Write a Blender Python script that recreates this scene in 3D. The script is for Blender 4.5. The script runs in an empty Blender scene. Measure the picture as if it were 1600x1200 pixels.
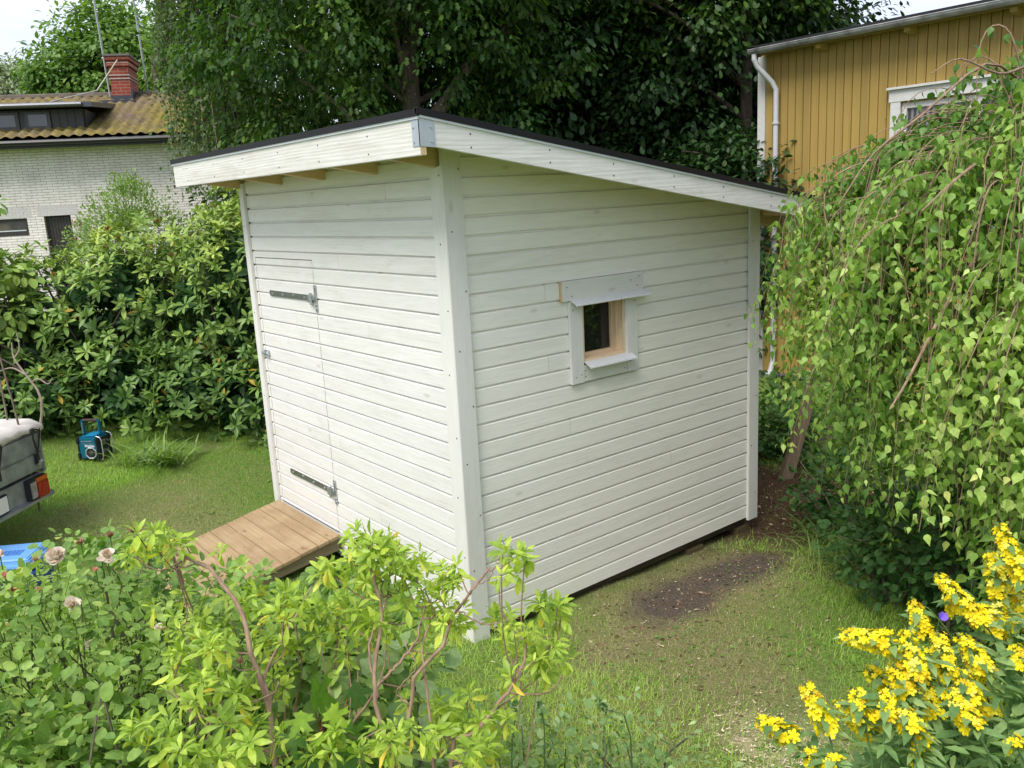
import bpy, bmesh, math, random
import numpy as np
from mathutils import Vector, Matrix
rad = math.radians
random.seed(7)
RG = np.random.default_rng(11)
SC = bpy.context.scene
COL = SC.collection

# ------------------------------------------------------------------ camera
F_PX = 1330.98
CAM = np.array([3.9455, -2.7057, 2.6124])
YAW, PITCH, ROLL = 2.4753, -0.2153, -0.0534
def cam_axes():
    cy, sy, cp, sp = math.cos(YAW), math.sin(YAW), math.cos(PITCH), math.sin(PITCH)
    fw = np.array([cy*cp, sy*cp, sp]); rt = np.array([sy, -cy, 0.]); up = np.cross(rt, fw)
    c, s = math.cos(ROLL), math.sin(ROLL)
    return rt*c+up*s, -rt*s+up*c, fw
CR, CU, CF = cam_axes()
cam_d = bpy.data.cameras.new('camera'); cam = bpy.data.objects.new('camera', cam_d); COL.objects.link(cam)
cam_d.sensor_fit = 'HORIZONTAL'; cam_d.sensor_width = 36; cam_d.lens = F_PX/1600*36
cam_d.clip_start = 0.05; cam_d.clip_end = 2000
m = Matrix(((CR[0], CU[0], -CF[0], CAM[0]), (CR[1], CU[1], -CF[1], CAM[1]), (CR[2], CU[2], -CF[2], CAM[2]), (0, 0, 0, 1)))
cam.matrix_world = m
SC.camera = cam
def ray(x, y): return CF+(x-800)/F_PX*CR-(y-600)/F_PX*CU
def at(x, y, d): return CAM+ray(x, y)*d
def on_plane(x, y, P, n):
    r = ray(x, y); n = np.array(n, float); return CAM+r*(np.dot(np.array(P)-CAM, n)/np.dot(r, n))
def to_px(P):
    d = np.asarray(P)-CAM; z = d@CF
    return 800+F_PX*(d@CR)/z, 600-F_PX*(d@CU)/z, z

# ------------------------------------------------------------------ light
SUN_EL, SUN_AZ = rad(56), rad(-72)       # azimuth measured from +X, counter-clockwise
sdir = Vector((math.cos(SUN_EL)*math.cos(SUN_AZ), math.cos(SUN_EL)*math.sin(SUN_AZ), math.sin(SUN_EL)))
sd = bpy.data.lights.new('sun', 'SUN'); sd.energy = 2.0; sd.angle = rad(30); sd.color = (1.0, 0.965, 0.9)
so = bpy.data.objects.new('sun', sd); COL.objects.link(so)
so.rotation_euler = sdir.to_track_quat('Z', 'Y').to_euler()
W = bpy.data.worlds.new('World'); SC.world = W; W.use_nodes = True
nt = W.node_tree; bg = nt.nodes['Background']
sky = nt.nodes.new('ShaderNodeTexSky'); sky.sky_type = 'NISHITA'; sky.sun_disc = False
sky.sun_elevation = SUN_EL; sky.sun_rotation = math.pi/2-SUN_AZ; sky.air_density = 1.0; sky.dust_density = 2.0
tc = nt.nodes.new('ShaderNodeTexCoord'); mp = nt.nodes.new('ShaderNodeMapping'); mp.inputs['Scale'].default_value = (1, 1, 2.6)
nz = nt.nodes.new('ShaderNodeTexNoise'); nz.inputs['Scale'].default_value = 2.2; nz.inputs['Detail'].default_value = 7; nz.inputs['Roughness'].default_value = .55
rp = nt.nodes.new('ShaderNodeValToRGB'); rp.color_ramp.elements[0].position = .33; rp.color_ramp.elements[1].position = .60
rp.color_ramp.elements[0].color = (.38, .38, .38, 1); rp.color_ramp.elements[1].color = (1, 1, 1, 1)
mx = nt.nodes.new('ShaderNodeMix'); mx.data_type = 'RGBA'; mx.inputs[7].default_value = (6.6, 7.0, 8.2, 1)
nt.links.new(tc.outputs['Generated'], mp.inputs[0]); nt.links.new(mp.outputs[0], nz.inputs['Vector']); nt.links.new(nz.outputs[0], rp.inputs[0])
nt.links.new(rp.outputs[0], mx.inputs[0]); nt.links.new(sky.outputs[0], mx.inputs[6]); nt.links.new(mx.outputs[2], bg.inputs[0])
bg.inputs[1].default_value = 0.085
SC.view_settings.view_transform = 'Standard'; SC.view_settings.look = 'None'; SC.view_settings.gamma = 1
SC.view_settings.exposure = 1.0
SC.render.engine = 'CYCLES'
SC.cycles.max_bounces = 8; SC.cycles.diffuse_bounces = 4; SC.cycles.glossy_bounces = 3; SC.cycles.transmission_bounces = 5; SC.cycles.transparent_max_bounces = 6
SC.cycles.use_denoising = True

# ------------------------------------------------------------------ materials
class NT:
    def __init__(s, name):
        s.m = bpy.data.materials.new(name); s.m.use_nodes = True; s.t = s.m.node_tree
        s.b = s.t.nodes['Principled BSDF']; s.out = s.t.nodes['Material Output']
    def n(s, t, **k):
        o = s.t.nodes.new('ShaderNode'+t)
        for a, v in k.items(): setattr(o, a, v)
        return o
    def l(s, a, b): s.t.links.new(a, b)
    def put(s, sock, v):
        if hasattr(v, 'links'): s.l(v, sock)
        elif isinstance(v, (tuple, list)) and len(v) == 3 and sock.type == 'RGBA': sock.default_value = (*v, 1)
        else: sock.default_value = v
    def obj(s): return s.n('TexCoord').outputs['Object']
    def attr(s, name): return s.n('Attribute', attribute_name=name).outputs['Fac']
    def mapping(s, v, scale=(1, 1, 1), loc=(0, 0, 0), rot=(0, 0, 0)):
        o = s.n('Mapping'); s.l(v, o.inputs[0]); s.put(o.inputs['Scale'], scale); s.put(o.inputs['Location'], loc); s.put(o.inputs['Rotation'], rot); return o.outputs[0]
    def noise(s, v, scale, detail=4, rough=.5, dist=0):
        o = s.n('TexNoise'); s.l(v, o.inputs['Vector']); o.inputs['Scale'].default_value = scale; o.inputs['Detail'].default_value = detail
        o.inputs['Roughness'].default_value = rough; o.inputs['Distortion'].default_value = dist; return o.outputs[0]
    def voro(s, v, scale, feature='F1', out='Distance'):
        o = s.n('TexVoronoi', feature=feature); s.l(v, o.inputs['Vector']); o.inputs['Scale'].default_value = scale; return o.outputs[out]
    def ramp(s, f, stops, interp='LINEAR'):
        o = s.n('ValToRGB'); s.put(o.inputs[0], f); e = o.color_ramp; e.interpolation = interp
        while len(e.elements) < len(stops): e.elements.new(.5)
        for i, (p, c) in enumerate(stops):
            e.elements[i].position = p; e.elements[i].color = (*c, 1) if isinstance(c, (tuple, list)) else (c, c, c, 1)
        return o.outputs[0]
    def mix(s, f, a, b, blend='MIX'):
        o = s.n('Mix', data_type='RGBA', blend_type=blend); s.put(o.inputs[0], f); s.put(o.inputs[6], a); s.put(o.inputs[7], b); return o.outputs[2]
    def math(s, op, a, b=0, c=None):
        o = s.n('Math', operation=op); s.put(o.inputs[0], a); s.put(o.inputs[1], b)
        if c is not None: s.put(o.inputs[2], c)
        return o.outputs[0]
    def vadd(s, a, b, op='ADD'):
        o = s.n('VectorMath', operation=op); s.put(o.inputs[0], a); s.put(o.inputs[1], b); return o.outputs[0]
    def vscale(s, v, f):
        o = s.n('VectorMath', operation='SCALE'); s.put(o.inputs[0], v); s.put(o.inputs[3], f); return o.outputs[0]
    def bump(s, h, strength=.3, dist=.01):
        o = s.n('Bump'); s.put(o.inputs['Height'], h); o.inputs['Strength'].default_value = strength; o.inputs['Distance'].default_value = dist
        s.l(o.outputs[0], s.b.inputs['Normal']); return o.outputs[0]
    def set(s, **k):
        for a, v in k.items(): s.put(s.b.inputs[a.replace('_', ' ')], v)
        return s.m

def plain(name, col, rough=.6, metal=0, spec=.5, var=.12, scale=30, bump=.1):
    t = NT(name); o = t.obj(); n = t.noise(o, scale, 5)
    dark = tuple(c*(1-var) for c in col); lite = tuple(min(1, c*(1+var)) for c in col)
    c = t.ramp(n, [(.3, dark), (.7, lite)])
    if bump: t.bump(n, bump, .004)
    return t.set(Base_Color=c, Roughness=rough, Metallic=metal, Specular_IOR_Level=spec)

def painted_wood(name, axis, white=(.80, .785, .74), thin=(.60, .585, .52), wear=.5, wavy=.05):
    """thinly painted spruce: grain stretched along axis (0 x, 1 y, 2 z)"""
    t = NT(name); o = t.obj(); bv = t.attr('bv')
    off = t.n('CombineXYZ'); t.l(t.math('MULTIPLY', bv, 37.), off.inputs[0]); t.l(t.math('MULTIPLY', bv, 23.), off.inputs[1]); t.l(t.math('MULTIPLY', bv, 51.), off.inputs[2])
    v = t.vadd(o, off.outputs[0])
    sc = [26, 26, 26]; sc[axis] = 1.3
    g = t.noise(t.mapping(v, tuple(sc)), 3.2, 6, .6, .6)
    sc2 = [7, 7, 7]; sc2[axis] = 1.6
    bl = t.noise(t.mapping(v, tuple(sc2)), 1.0, 5, .6, 1.2)
    w = t.n('TexWave', wave_type='RINGS', rings_direction='XYZ'[axis]); sw = [9, 9, 9]; sw[axis] = .55
    t.l(t.mapping(v, tuple(sw)), w.inputs[0]); w.inputs['Scale'].default_value = 1.7; w.inputs['Distortion'].default_value = 9; w.inputs['Detail'].default_value = 2.5; w.inputs['Detail Scale'].default_value = .6
    sk = [5.5, 5.5, 5.5]; sk[axis] = 2.2
    kn = t.ramp(t.voro(t.mapping(v, tuple(sk)), 1.0), [(.035, 1.), (.10, 0.)])
    fac = t.ramp(t.math('MULTIPLY_ADD', g, .55, t.math('MULTIPLY', bl, .45)), [(.40, 0.), (.66, 1.)])
    ga = t.math('MULTIPLY', fac, wear)
    rg = t.ramp(t.math('MULTIPLY', w.outputs[0], t.ramp(bl, [(.45, 0.), (.62, 1.)])), [(.0, 0.), (.6, 0.), (1., .22*wear*2)])
    c = t.mix(ga, white, thin)
    c = t.mix(rg, c, tuple(q*.78 for q in thin))
    c = t.mix(t.math('MULTIPLY', kn, .40), c, (.42, .37, .28))
    tint = t.ramp(bv, [(0., (.955, .95, .94)), (.5, (1., 1., 1.)), (1., (.965, .965, .975))])
    c = t.mix(1., c, tint, 'MULTIPLY')
    t.bump(t.math('MULTIPLY_ADD', g, .8, t.math('MULTIPLY', w.outputs[0], wavy)), .6, .0025)
    return t.set(Base_Color=c, Roughness=.55, Specular_IOR_Level=.35)

def raw_wood(name, axis, a=(.74, .55, .33), b=(.56, .38, .20), knots=.6, rough=.65, stain=0):
    t = NT(name); o = t.obj(); bv = t.attr('bv')
    off = t.n('CombineXYZ'); t.l(t.math('MULTIPLY', bv, 37.), off.inputs[0]); t.l(t.math('MULTIPLY', bv, 23.), off.inputs[1]); t.l(t.math('MULTIPLY', bv, 51.), off.inputs[2])
    v = t.vadd(o, off.outputs[0])
    sc = [22, 22, 22]; sc[axis] = 1.0
    g = t.noise(t.mapping(v, tuple(sc)), 2.5, 6, .6, .8)
    sk = [6, 6, 6]; sk[axis] = 2
    kn = t.ramp(t.voro(t.mapping(v, tuple(sk)), 1.0), [(.04, 1.), (.09, 0.)])
    c = t.ramp(g, [(.3, a), (.7, b)])
    if stain:
        bl = t.ramp(t.noise(o, 3.5, 5, .6, .5), [(.42, 0.), (.6, 1.)])
        c = t.mix(t.math('MULTIPLY', bl, stain), c, (.20, .12, .055))
    c = t.mix(t.math('MULTIPLY', kn, knots), c, (.16, .08, .04))
    tint = t.ramp(bv, [(0., (.86, .86, .86)), (1., (1.08, 1.05, 1.02))])
    c = t.mix(1., c, tint, 'MULTIPLY')
    t.bump(g, .4, .002)
    return t.set(Base_Color=c, Roughness=rough, Specular_IOR_Level=.3)

def leafmat(name, stops, rough=.42, trans=.35, spec=.28, tcol=(1.35, 1.5, .5)):
    t = NT(name); v = t.attr('var'); c = t.ramp(v, stops)
    o = t.obj(); n = t.noise(o, 60, 3)
    c = t.mix(1., c, t.ramp(n, [(.3, (.82, .82, .82)), (.7, (1.15, 1.15, 1.1))]), 'MULTIPLY')
    t.set(Base_Color=c, Roughness=rough, Specular_IOR_Level=spec)
    if trans:
        tr = t.n('BsdfTranslucent'); t.l(t.mix(1., c, tcol, 'MULTIPLY'), tr.inputs[0])
        ms = t.n('MixShader'); ms.inputs[0].default_value = trans
        t.l(t.b.outputs[0], ms.inputs[1]); t.l(tr.outputs[0], ms.inputs[2]); t.l(ms.outputs[0], t.out.inputs[0])
    return t.m

def barkmat(name, a, b, scale=14, spots=None):
    t = NT(name); o = t.obj(); g = t.noise(t.mapping(o, (1, 1, .25)), scale, 6, .65, .4)
    c = t.ramp(g, [(.35, a), (.65, b)])
    if spots:
        s = t.ramp(t.noise(o, 26, 3), [(.62, 0.), (.68, 1.)]); c = t.mix(s, c, spots)
    t.bump(g, .7, .012)
    return t.set(Base_Color=c, Roughness=.85)

# ------------------------------------------------------------------ builders
class MB:
    def __init__(s): s.v = []; s.f = []; s.a = []
    def face(s, pts, bv=0.):
        i = len(s.v); s.v += [tuple(map(float, p)) for p in pts]; s.f.append(tuple(range(i, i+len(pts)))); s.a += [bv]*len(pts)
    def box(s, a, b, bv=None, M=None):
        bv = random.random() if bv is None else bv
        x0, y0, z0 = [min(p, q) for p, q in zip(a, b)]; x1, y1, z1 = [max(p, q) for p, q in zip(a, b)]
        P = [(x0, y0, z0), (x1, y0, z0), (x1, y1, z0), (x0, y1, z0), (x0, y0, z1), (x1, y0, z1), (x1, y1, z1), (x0, y1, z1)]
        s.hexa(P, bv, M)
    def hexa(s, P, bv=None, M=None):
        """8 corners: bottom ring then top ring, counter-clockwise from above"""
        bv = random.random() if bv is None else bv
        if M: P = [tuple(M @ Vector(p)) for p in P]
        i = len(s.v); s.v += [tuple(map(float, p)) for p in P]; s.a += [bv]*8
        for q in ((3, 2, 1, 0), (4, 5, 6, 7), (0, 1, 5, 4), (1, 2, 6, 5), (2, 3, 7, 6), (3, 0, 4, 7)): s.f.append(tuple(i+k for k in q))
    def prism(s, poly, d, bv=None):
        """poly: list of 3-D points of a planar face; d: extrusion vector"""
        bv = random.random() if bv is None else bv
        n = len(poly); i = len(s.v); d = np.array(d, float)
        s.v += [tuple(map(float, p)) for p in poly]+[tuple(map(float, np.array(p)+d)) for p in poly]; s.a += [bv]*(2*n)
        s.f.append(tuple(range(i+n-1, i-1, -1))); s.f.append(tuple(range(i+n, i+2*n)))
        for k in range(n): s.f.append((i+k, i+(k+1) % n, i+n+(k+1) % n, i+n+k))
    def tube(s, pts, r, sides=6, bv=None, cap=True):
        bv = random.random() if bv is None else bv
        pts = [np.array(p, float) for p in pts]; n = len(pts)
        if not hasattr(r, '__len__'): r = [r]*n
        i0 = len(s.v); prev = None
        for k in range(n):
            t = pts[min(k+1, n-1)]-pts[max(k-1, 0)]; t = t/(np.linalg.norm(t)+1e-9)
            if prev is None:
                a = np.array([0, 0, 1.]) if abs(t[2]) < .9 else np.array([1., 0, 0])
                u = np.cross(t, a)
            else: u = prev-t*np.dot(prev, t)
            u /= np.linalg.norm(u)+1e-9; prev = u; w = np.cross(t, u)
            for j in range(sides):
                an = 2*math.pi*j/sides; s.v.append(tuple(pts[k]+r[k]*(math.cos(an)*u+math.sin(an)*w))); s.a.append(bv)
        for k in range(n-1):
            for j in range(sides):
                a = i0+k*sides+j; b = i0+k*sides+(j+1) % sides; s.f.append((a, b, b+sides, a+sides))
        if cap:
            s.f.append(tuple(i0+sides-1-j for j in range(sides))); s.f.append(tuple(i0+(n-1)*sides+j for j in range(sides)))
    def disc(s, c, n, r, h=.003, sides=10, bv=None):
        c = np.array(c, float); n = np.array(n, float); n /= np.linalg.norm(n); s.tube([c-n*.001, c+n*h], [r, r*.85], sides, bv)
    def build_each(s, name, mat, parent=None, bevel=0, smooth=False, shift=None):
        """one mesh object per piece; returns the list"""
        n = len(s.v); par = list(range(n))
        def find(a):
            while par[a] != a: par[a] = par[par[a]]; a = par[a]
            return a
        for f in s.f:
            for k in f[1:]: par[find(k)] = find(f[0])
        groups = {}
        for f in s.f: groups.setdefault(find(f[0]), []).append(f)
        out = []
        for fs in groups.values():
            ids = sorted({k for f in fs for k in f}); mp_ = {k: i for i, k in enumerate(ids)}; q = MB(); q.v = [s.v[k] for k in ids]; q.a = [s.a[k] for k in ids]; q.f = [tuple(mp_[k] for k in f) for f in fs]
            out.append(q.build(name, mat, parent, bevel, smooth, shift))
        return out
    def build(s, name, mat, parent=None, bevel=0, smooth=False, shift=None):
        me = bpy.data.meshes.new(name)
        sh = np.array(shift if shift is not None else (0, 0, 0), float)
        me.from_pydata([tuple(np.array(v)-sh) for v in s.v], [], s.f)
        at_ = me.attributes.new('bv', 'FLOAT', 'POINT'); at_.data.foreach_set('value', np.array(s.a, np.float32))
        if bevel:
            bm = bmesh.new(); bm.from_mesh(me); bmesh.ops.remove_doubles(bm, verts=bm.verts, dist=1e-6)
            ed = [e for e in bm.edges if len(e.link_faces) == 2 and e.calc_face_angle(0) > .5]
            bmesh.ops.bevel(bm, geom=ed, offset=bevel, segments=2, affect='EDGES', clamp_overlap=True); bm.to_mesh(me); bm.free()
        me.materials.append(mat)
        if smooth: me.shade_smooth()
        o = bpy.data.objects.new(name, me); COL.objects.link(o)
        if parent is not None: o.parent = parent
        return o

def tag(o, label=None, cat=None, group=None, kind=None):
    if label: o['label'] = label
    if cat: o['category'] = cat
    if group: o['group'] = group
    if kind: o['kind'] = kind
    return o
def thing(name, label, cat, loc=(0, 0, 0), rz=0, group=None):
    o = bpy.data.objects.new(name, None); COL.objects.link(o); o.location = tuple(map(float, loc)); o.rotation_euler = (0, 0, rz)
    o.empty_display_size = .1
    return tag(o, label, cat, group)

def mesh_np(name, V, loops, starts, mat, parent=None, var=None, shift=(0, 0, 0), smooth=False):
    me = bpy.data.meshes.new(name); V = (V-np.array(shift, float)).astype(np.float32)
    me.vertices.add(len(V)); me.vertices.foreach_set('co', V.ravel())
    me.loops.add(len(loops)); me.loops.foreach_set('vertex_index', loops.astype(np.int32))
    me.polygons.add(len(starts)); me.polygons.foreach_set('loop_start', starts.astype(np.int32))
    me.update(calc_edges=True)
    if var is not None:
        a = me.attributes.new('var', 'FLOAT', 'POINT'); a.data.foreach_set('value', var.astype(np.float32))
    if smooth: me.shade_smooth()
    me.materials.append(mat)
    o = bpy.data.objects.new(name, me); COL.objects.link(o)
    if parent is not None: o.parent = parent
    return o

def strip_leaf(st, droop=0., fold=.25):
    """leaf template along +X, width Y, normal Z; st = [(t, halfwidth)] first and last width 0; returns verts, faces"""
    V = []; Fc = []
    n = len(st)
    for t, w in st: V.append((t, 0, -droop*t*t))
    L = {}; R_ = {}
    for k in range(1, n-1):
        t, w = st[k]; L[k] = len(V); V.append((t, w, -droop*t*t+fold*w)); R_[k] = len(V); V.append((t, -w, -droop*t*t+fold*w))
    for k in range(n-1):
        if k == 0: Fc += [(0, 1, L[1])] ; Fc += [(0, R_[1], 1)]
        elif k == n-2: Fc += [(k, k+1, L[k])]; Fc += [(k, R_[k], k+1)]
        else: Fc += [(k, k+1, L[k+1], L[k])]; Fc += [(k, R_[k], R_[k+1], k+1)]
    return np.array(V, float), Fc
T_OAK = strip_leaf([(0, 0), (.4, .22), (.75, .26), (1, 0)], .12)
T_LOBE = strip_leaf([(0, 0), (.3, .25), (.45, .13), (.72, .29), (1, 0)], .14)
T_DIAM = strip_leaf([(0, 0), (.45, .36), (1, 0)], .1)
T_LANCE = strip_leaf([(0, 0), (.3, .095), (.62, .165), (.86, .10), (1, 0)], .42, .35)
T_RHODO = strip_leaf([(0, 0), (.15, .04), (.5, .17), (.8, .13), (1, 0)], .22, .25)
T_BIRCH = strip_leaf([(0, 0), (.10, .30), (.30, .43), (.55, .27), (.8, .1), (1, 0)], .15, .18)
T_OVAL = strip_leaf([(0, 0), (.2, .26), (.5, .36), (.82, .24), (1, 0)], .15, .22)
T_BLADE = (np.array([(0, -.5, 0), (0, .5, 0), (.55, .38, .0), (.55, -.38, .0), (1, 0, -.25)], float), [(0, 1, 2, 3), (3, 2, 4)])

def unit(a): return a/(np.linalg.norm(a, axis=-1, keepdims=True)+1e-9)
def leaves(name, T, P, X, N, S, mat, parent=None, var=None, shift=(0, 0, 0), wid=None, smooth=False):
    """instances of template T as one real mesh. P positions, X length directions, N approx normals, S sizes"""
    TV, TF = T; K = len(P); P = np.asarray(P, float)
    X = unit(np.asarray(X, float)); Y = unit(np.cross(np.asarray(N, float), X)); Z = np.cross(X, Y)
    S = np.broadcast_to(np.asarray(S, float), (K,))
    wd = np.ones(K) if wid is None else wid
    V = P[:, None, :]+S[:, None, None]*(TV[None, :, 0:1]*X[:, None, :]+(TV[None, :, 1:2]*wd[:, None, None])*Y[:, None, :]+TV[None, :, 2:3]*Z[:, None, :])
    V = V.reshape(-1, 3); nv = len(TV)
    fl = np.concatenate([np.array(f) for f in TF]); ln = np.array([len(f) for f in TF]); st = np.concatenate([[0], np.cumsum(ln)[:-1]])
    loops = (fl[None, :]+(np.arange(K)*nv)[:, None]).ravel()
    starts = (st[None, :]+(np.arange(K)*len(fl))[:, None]).ravel()
    if var is None: var = RG.random(K)
    return mesh_np(name, V, loops, starts, mat, parent, np.repeat(var, nv), shift, smooth)

def vnoise(P, scale, seed=0):
    """cheap smooth value noise in numpy, 0..1; P (...,3) or (...,2)"""
    P = np.asarray(P, float)*scale; k = P.shape[-1]; i = np.floor(P).astype(np.int64); f = P-i; f = f*f*(3-2*f)
    out = 0
    pr = [73856093, 19349663, 83492791]
    for c in range(2**k):
        w = 1.; h = seed*2654435
        for d in range(k):
            b = (c >> d) & 1; w = w*(f[..., d] if b else 1-f[..., d]); h = h ^ ((i[..., d]+b)*pr[d])
        h = (h ^ (h >> 13))*1274126177 & 0x7fffffff; h = (h ^ (h >> 15)) & 0xffff
        out = out+w*(h/65535.)
    return out

def sph(n, rng=RG):
    return unit(rng.normal(size=(n, 3)))

# ------------------------------------------------------------------ the setting
def G(x, y):
    x = np.asarray(x, float); y = np.asarray(y, float)
    g = -0.045-.032*np.clip(y, 0, 3)
    w = np.clip(-x-2.6, 0, 5); g = g+.15*w*np.clip(w/.8, 0, 1)
    g = g+.012*(vnoise(np.stack([x, y], -1), 1.7, 3)-.5)*2+.008*(vnoise(np.stack([x, y], -1), 5, 4)-.5)*2
    return g
def gz(x, y): return float(G(x, y))

MASKS = dict(worn=((.36, 1.75), (.50, 1.30), rad(4)), soil=((.42, 1.38), (.25, .42), rad(6)), soil2=((.40, 2.05), (.20, .42), rad(-8)), mulch=((-.35, 3.55), (1.35, 1.25), 0.), saw=((1.86, .52), (.32, .22), 0.), saw2=((1.45, -.35), (.35, .2), .4),
             dry=((1.05, .55), (.75, 1.0), .3), dry2=((-3.2, -.95), (.9, .75), 0.), shade=((1.6, 2.6), (1.5, 1.1), .3))
def mask(name, x, y, soft=.35):
    (cx, cy), (rx, ry), a = MASKS[name]; dx, dy = x-cx, y-cy; c, s = math.cos(a), math.sin(a)
    d = np.hypot((dx*c+dy*s)/rx, (-dx*s+dy*c)/ry)+(vnoise(np.stack([x, y], -1), 4, 9)-.5)*.7
    return np.clip((1+soft-d)/(2*soft), 0, 1)

def ground_material():
    t = NT('lawn_soil'); o = t.obj()
    fine = t.noise(o, 70, 6, .7); mid = t.noise(o, 9, 5, .6); big = t.noise(o, 1.6, 4)
    wob = t.math('MULTIPLY_ADD', t.noise(o, 4, 5, .6), 1.0, -.5)
    def em(name, soft=.3):
        (cx, cy), (rx, ry), a = MASKS[name]
        v = t.vadd(o, (-cx, -cy, 0)); v = t.mapping(v, (1, 1, 0), rot=(0, 0, -a)); v = t.mapping(v, (1/rx, 1/ry, 0))
        L = t.n('VectorMath', operation='LENGTH'); t.l(v, L.inputs[0])
        d = t.math('ADD', L.outputs['Value'], wob)
        return t.ramp(d, [(.5, 1.), (.5+soft, 0.)]) if False else t.math('SUBTRACT', 1, t.ramp(t.math('MULTIPLY', d, .5), [((1-soft)/2, 0.), ((1+soft)/2, 1.)]))
    grass = t.ramp(fine, [(.25, (.06, .11, .02)), (.5, (.13, .21, .04)), (.75, (.23, .32, .075))])
    brown = t.ramp(fine, [(.25, (.10, .08, .042)), (.5, (.22, .18, .095)), (.78, (.40, .34, .20))])
    f1 = t.ramp(t.math('MULTIPLY_ADD', mid, .6, t.math('MULTIPLY', big, .5)), [(.52, 0.), (.74, .55)])
    c = t.mix(f1, grass, brown)
    c = t.mix(t.math('MULTIPLY', em('dry', .4), .7), c, brown); c = t.mix(t.math('MULTIPLY', em('dry2', .4), .5), c, brown)
    soil = t.ramp(fine, [(.3, (.060, .044, .034)), (.6, (.13, .10, .078)), (.8, (.24, .195, .155))])
    mul = t.ramp(fine, [(.25, (.03, .016, .010)), (.55, (.085, .05, .03)), (.8, (.22, .15, .09))])
    saw = t.ramp(fine, [(.25, (.20, .17, .09)), (.55, (.55, .46, .28)), (.8, (.75, .64, .42))])
    c = t.mix(t.math('MULTIPLY', em('worn', .5), .8), c, brown); c = t.mix(em('mulch'), c, mul); c = t.mix(em('soil'), c, soil); c = t.mix(em('soil2'), c, soil)
    sg = t.math('MULTIPLY', em('saw', .5), t.ramp(mid, [(.42, .1), (.58, 1.)])); c = t.mix(sg, c, saw)
    sg2 = t.math('MULTIPLY', em('saw2', .5), t.ramp(mid, [(.5, 0.), (.62, .7)])); c = t.mix(sg2, c, saw)
    t.bump(t.math('ADD', fine, mid), .9, .02)
    return t.set(Base_Color=c, Roughness=.95, Specular_IOR_Level=.15)

def make_ground():
    def axis(lo, hi, step, far):
        a = np.arange(lo, hi+1e-6, step); e = [a[-1]+step*1.35**k*2 for k in range(1, 18)]; e = [q for q in e if q < far]+[far]
        b = [a[0]-(q-a[-1]) for q in e][::-1]
        return np.array(b+list(a)+e)
    xs = axis(-9, 5, .1, 300); ys = axis(-5, 8, .1, 300)
    XX, YY = np.meshgrid(xs, ys, indexing='ij'); ZZ = G(XX, YY)
    V = np.stack([XX, YY, ZZ], -1).reshape(-1, 3); nx, ny = XX.shape
    I = np.arange(nx*ny).reshape(nx, ny); q = np.stack([I[:-1, :-1], I[1:, :-1], I[1:, 1:], I[:-1, 1:]], -1).reshape(-1, 4)
    o = mesh_np('ground', V, q.ravel(), np.arange(len(q))*4, ground_material(), smooth=True); o['kind'] = 'structure'
make_ground()

def make_lawn():
    n = 820000
    u = RG.random(n)
    x = RG.uniform(-6.3, 3.6, n); y = RG.uniform(-3.2, 4.9, n)
    P = np.stack([x, y, G(x, y)], -1); px, py, d = to_px(P)
    keep = (px > -60) & (px < 1660) & (py > 560) & (py < 1260) & (d > 1)
    keep &= ~((x > -2.85) & (x < .0) & (y > .0) & (y < 2.85))
    keep &= ~((x > -2.8) & (x < -1.62) & (y > -1.15) & (y < 0))
    keep &= u < np.clip((7.5/np.maximum(d, .1))**1.2, 0, 1)
    s1 = np.maximum(mask('soil', x, y), mask('soil2', x, y)); s2 = mask('mulch', x, y); s3 = mask('saw', x, y)
    cl = vnoise(np.stack([x, y], -1), 3.2, 5)
    dens = (1-.62*mask('worn', x, y, .5))*(1-.97*s1)*(1-.9*s2)*(1-.6*s3)*(.5+.5*np.clip((cl-.25)*2.5, 0, 1))
    keep &= RG.random(n) < dens
    P = P[keep]; x = x[keep]; y = y[keep]; K = len(P)
    lush = np.clip(vnoise(np.stack([x, y], -1), 1.1, 8)*1.9-.45+.3*(vnoise(np.stack([x, y], -1), 6, 2)-.5), 0, 1)
    dry = np.clip(.62-lush+.35*mask('worn', x, y, .5)+.5*mask('dry', x, y)+.35*mask('dry2', x, y)+.3*mask('shade', x, y), 0, 1)
    v = np.where(RG.random(K) < dry*.45, RG.uniform(.72, 1, K), np.clip(lush*.45+RG.uniform(0, .28, K), 0, .68))
    az = RG.uniform(0, 2*math.pi, K); tilt = RG.uniform(.15, 1.15, K)
    X = np.stack([np.cos(az)*np.sin(tilt), np.sin(az)*np.sin(tilt), np.cos(tilt)], -1)
    N = np.stack([-np.cos(az)*np.cos(tilt), -np.sin(az)*np.cos(tilt), np.sin(tilt)], -1)
    S = RG.uniform(.022, .055, K)*(0.75+.6*lush)
    P[:, 2] -= .004
    mt = leafmat('grass_blade', [(0, (.13, .27, .035)), (.3, (.23, .42, .05)), (.65, (.38, .56, .10)), (.72, (.38, .33, .14)), (1, (.64, .56, .32))], .5, .3)
    TB = (T_BLADE[0]*np.array([1, .052, 1]), T_BLADE[1])
    o = leaves('grass', TB, P, X, N, S, mt, var=v); tag(o, 'short worn lawn grass around the white shed', 'grass', kind='stuff')
make_lawn()
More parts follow.
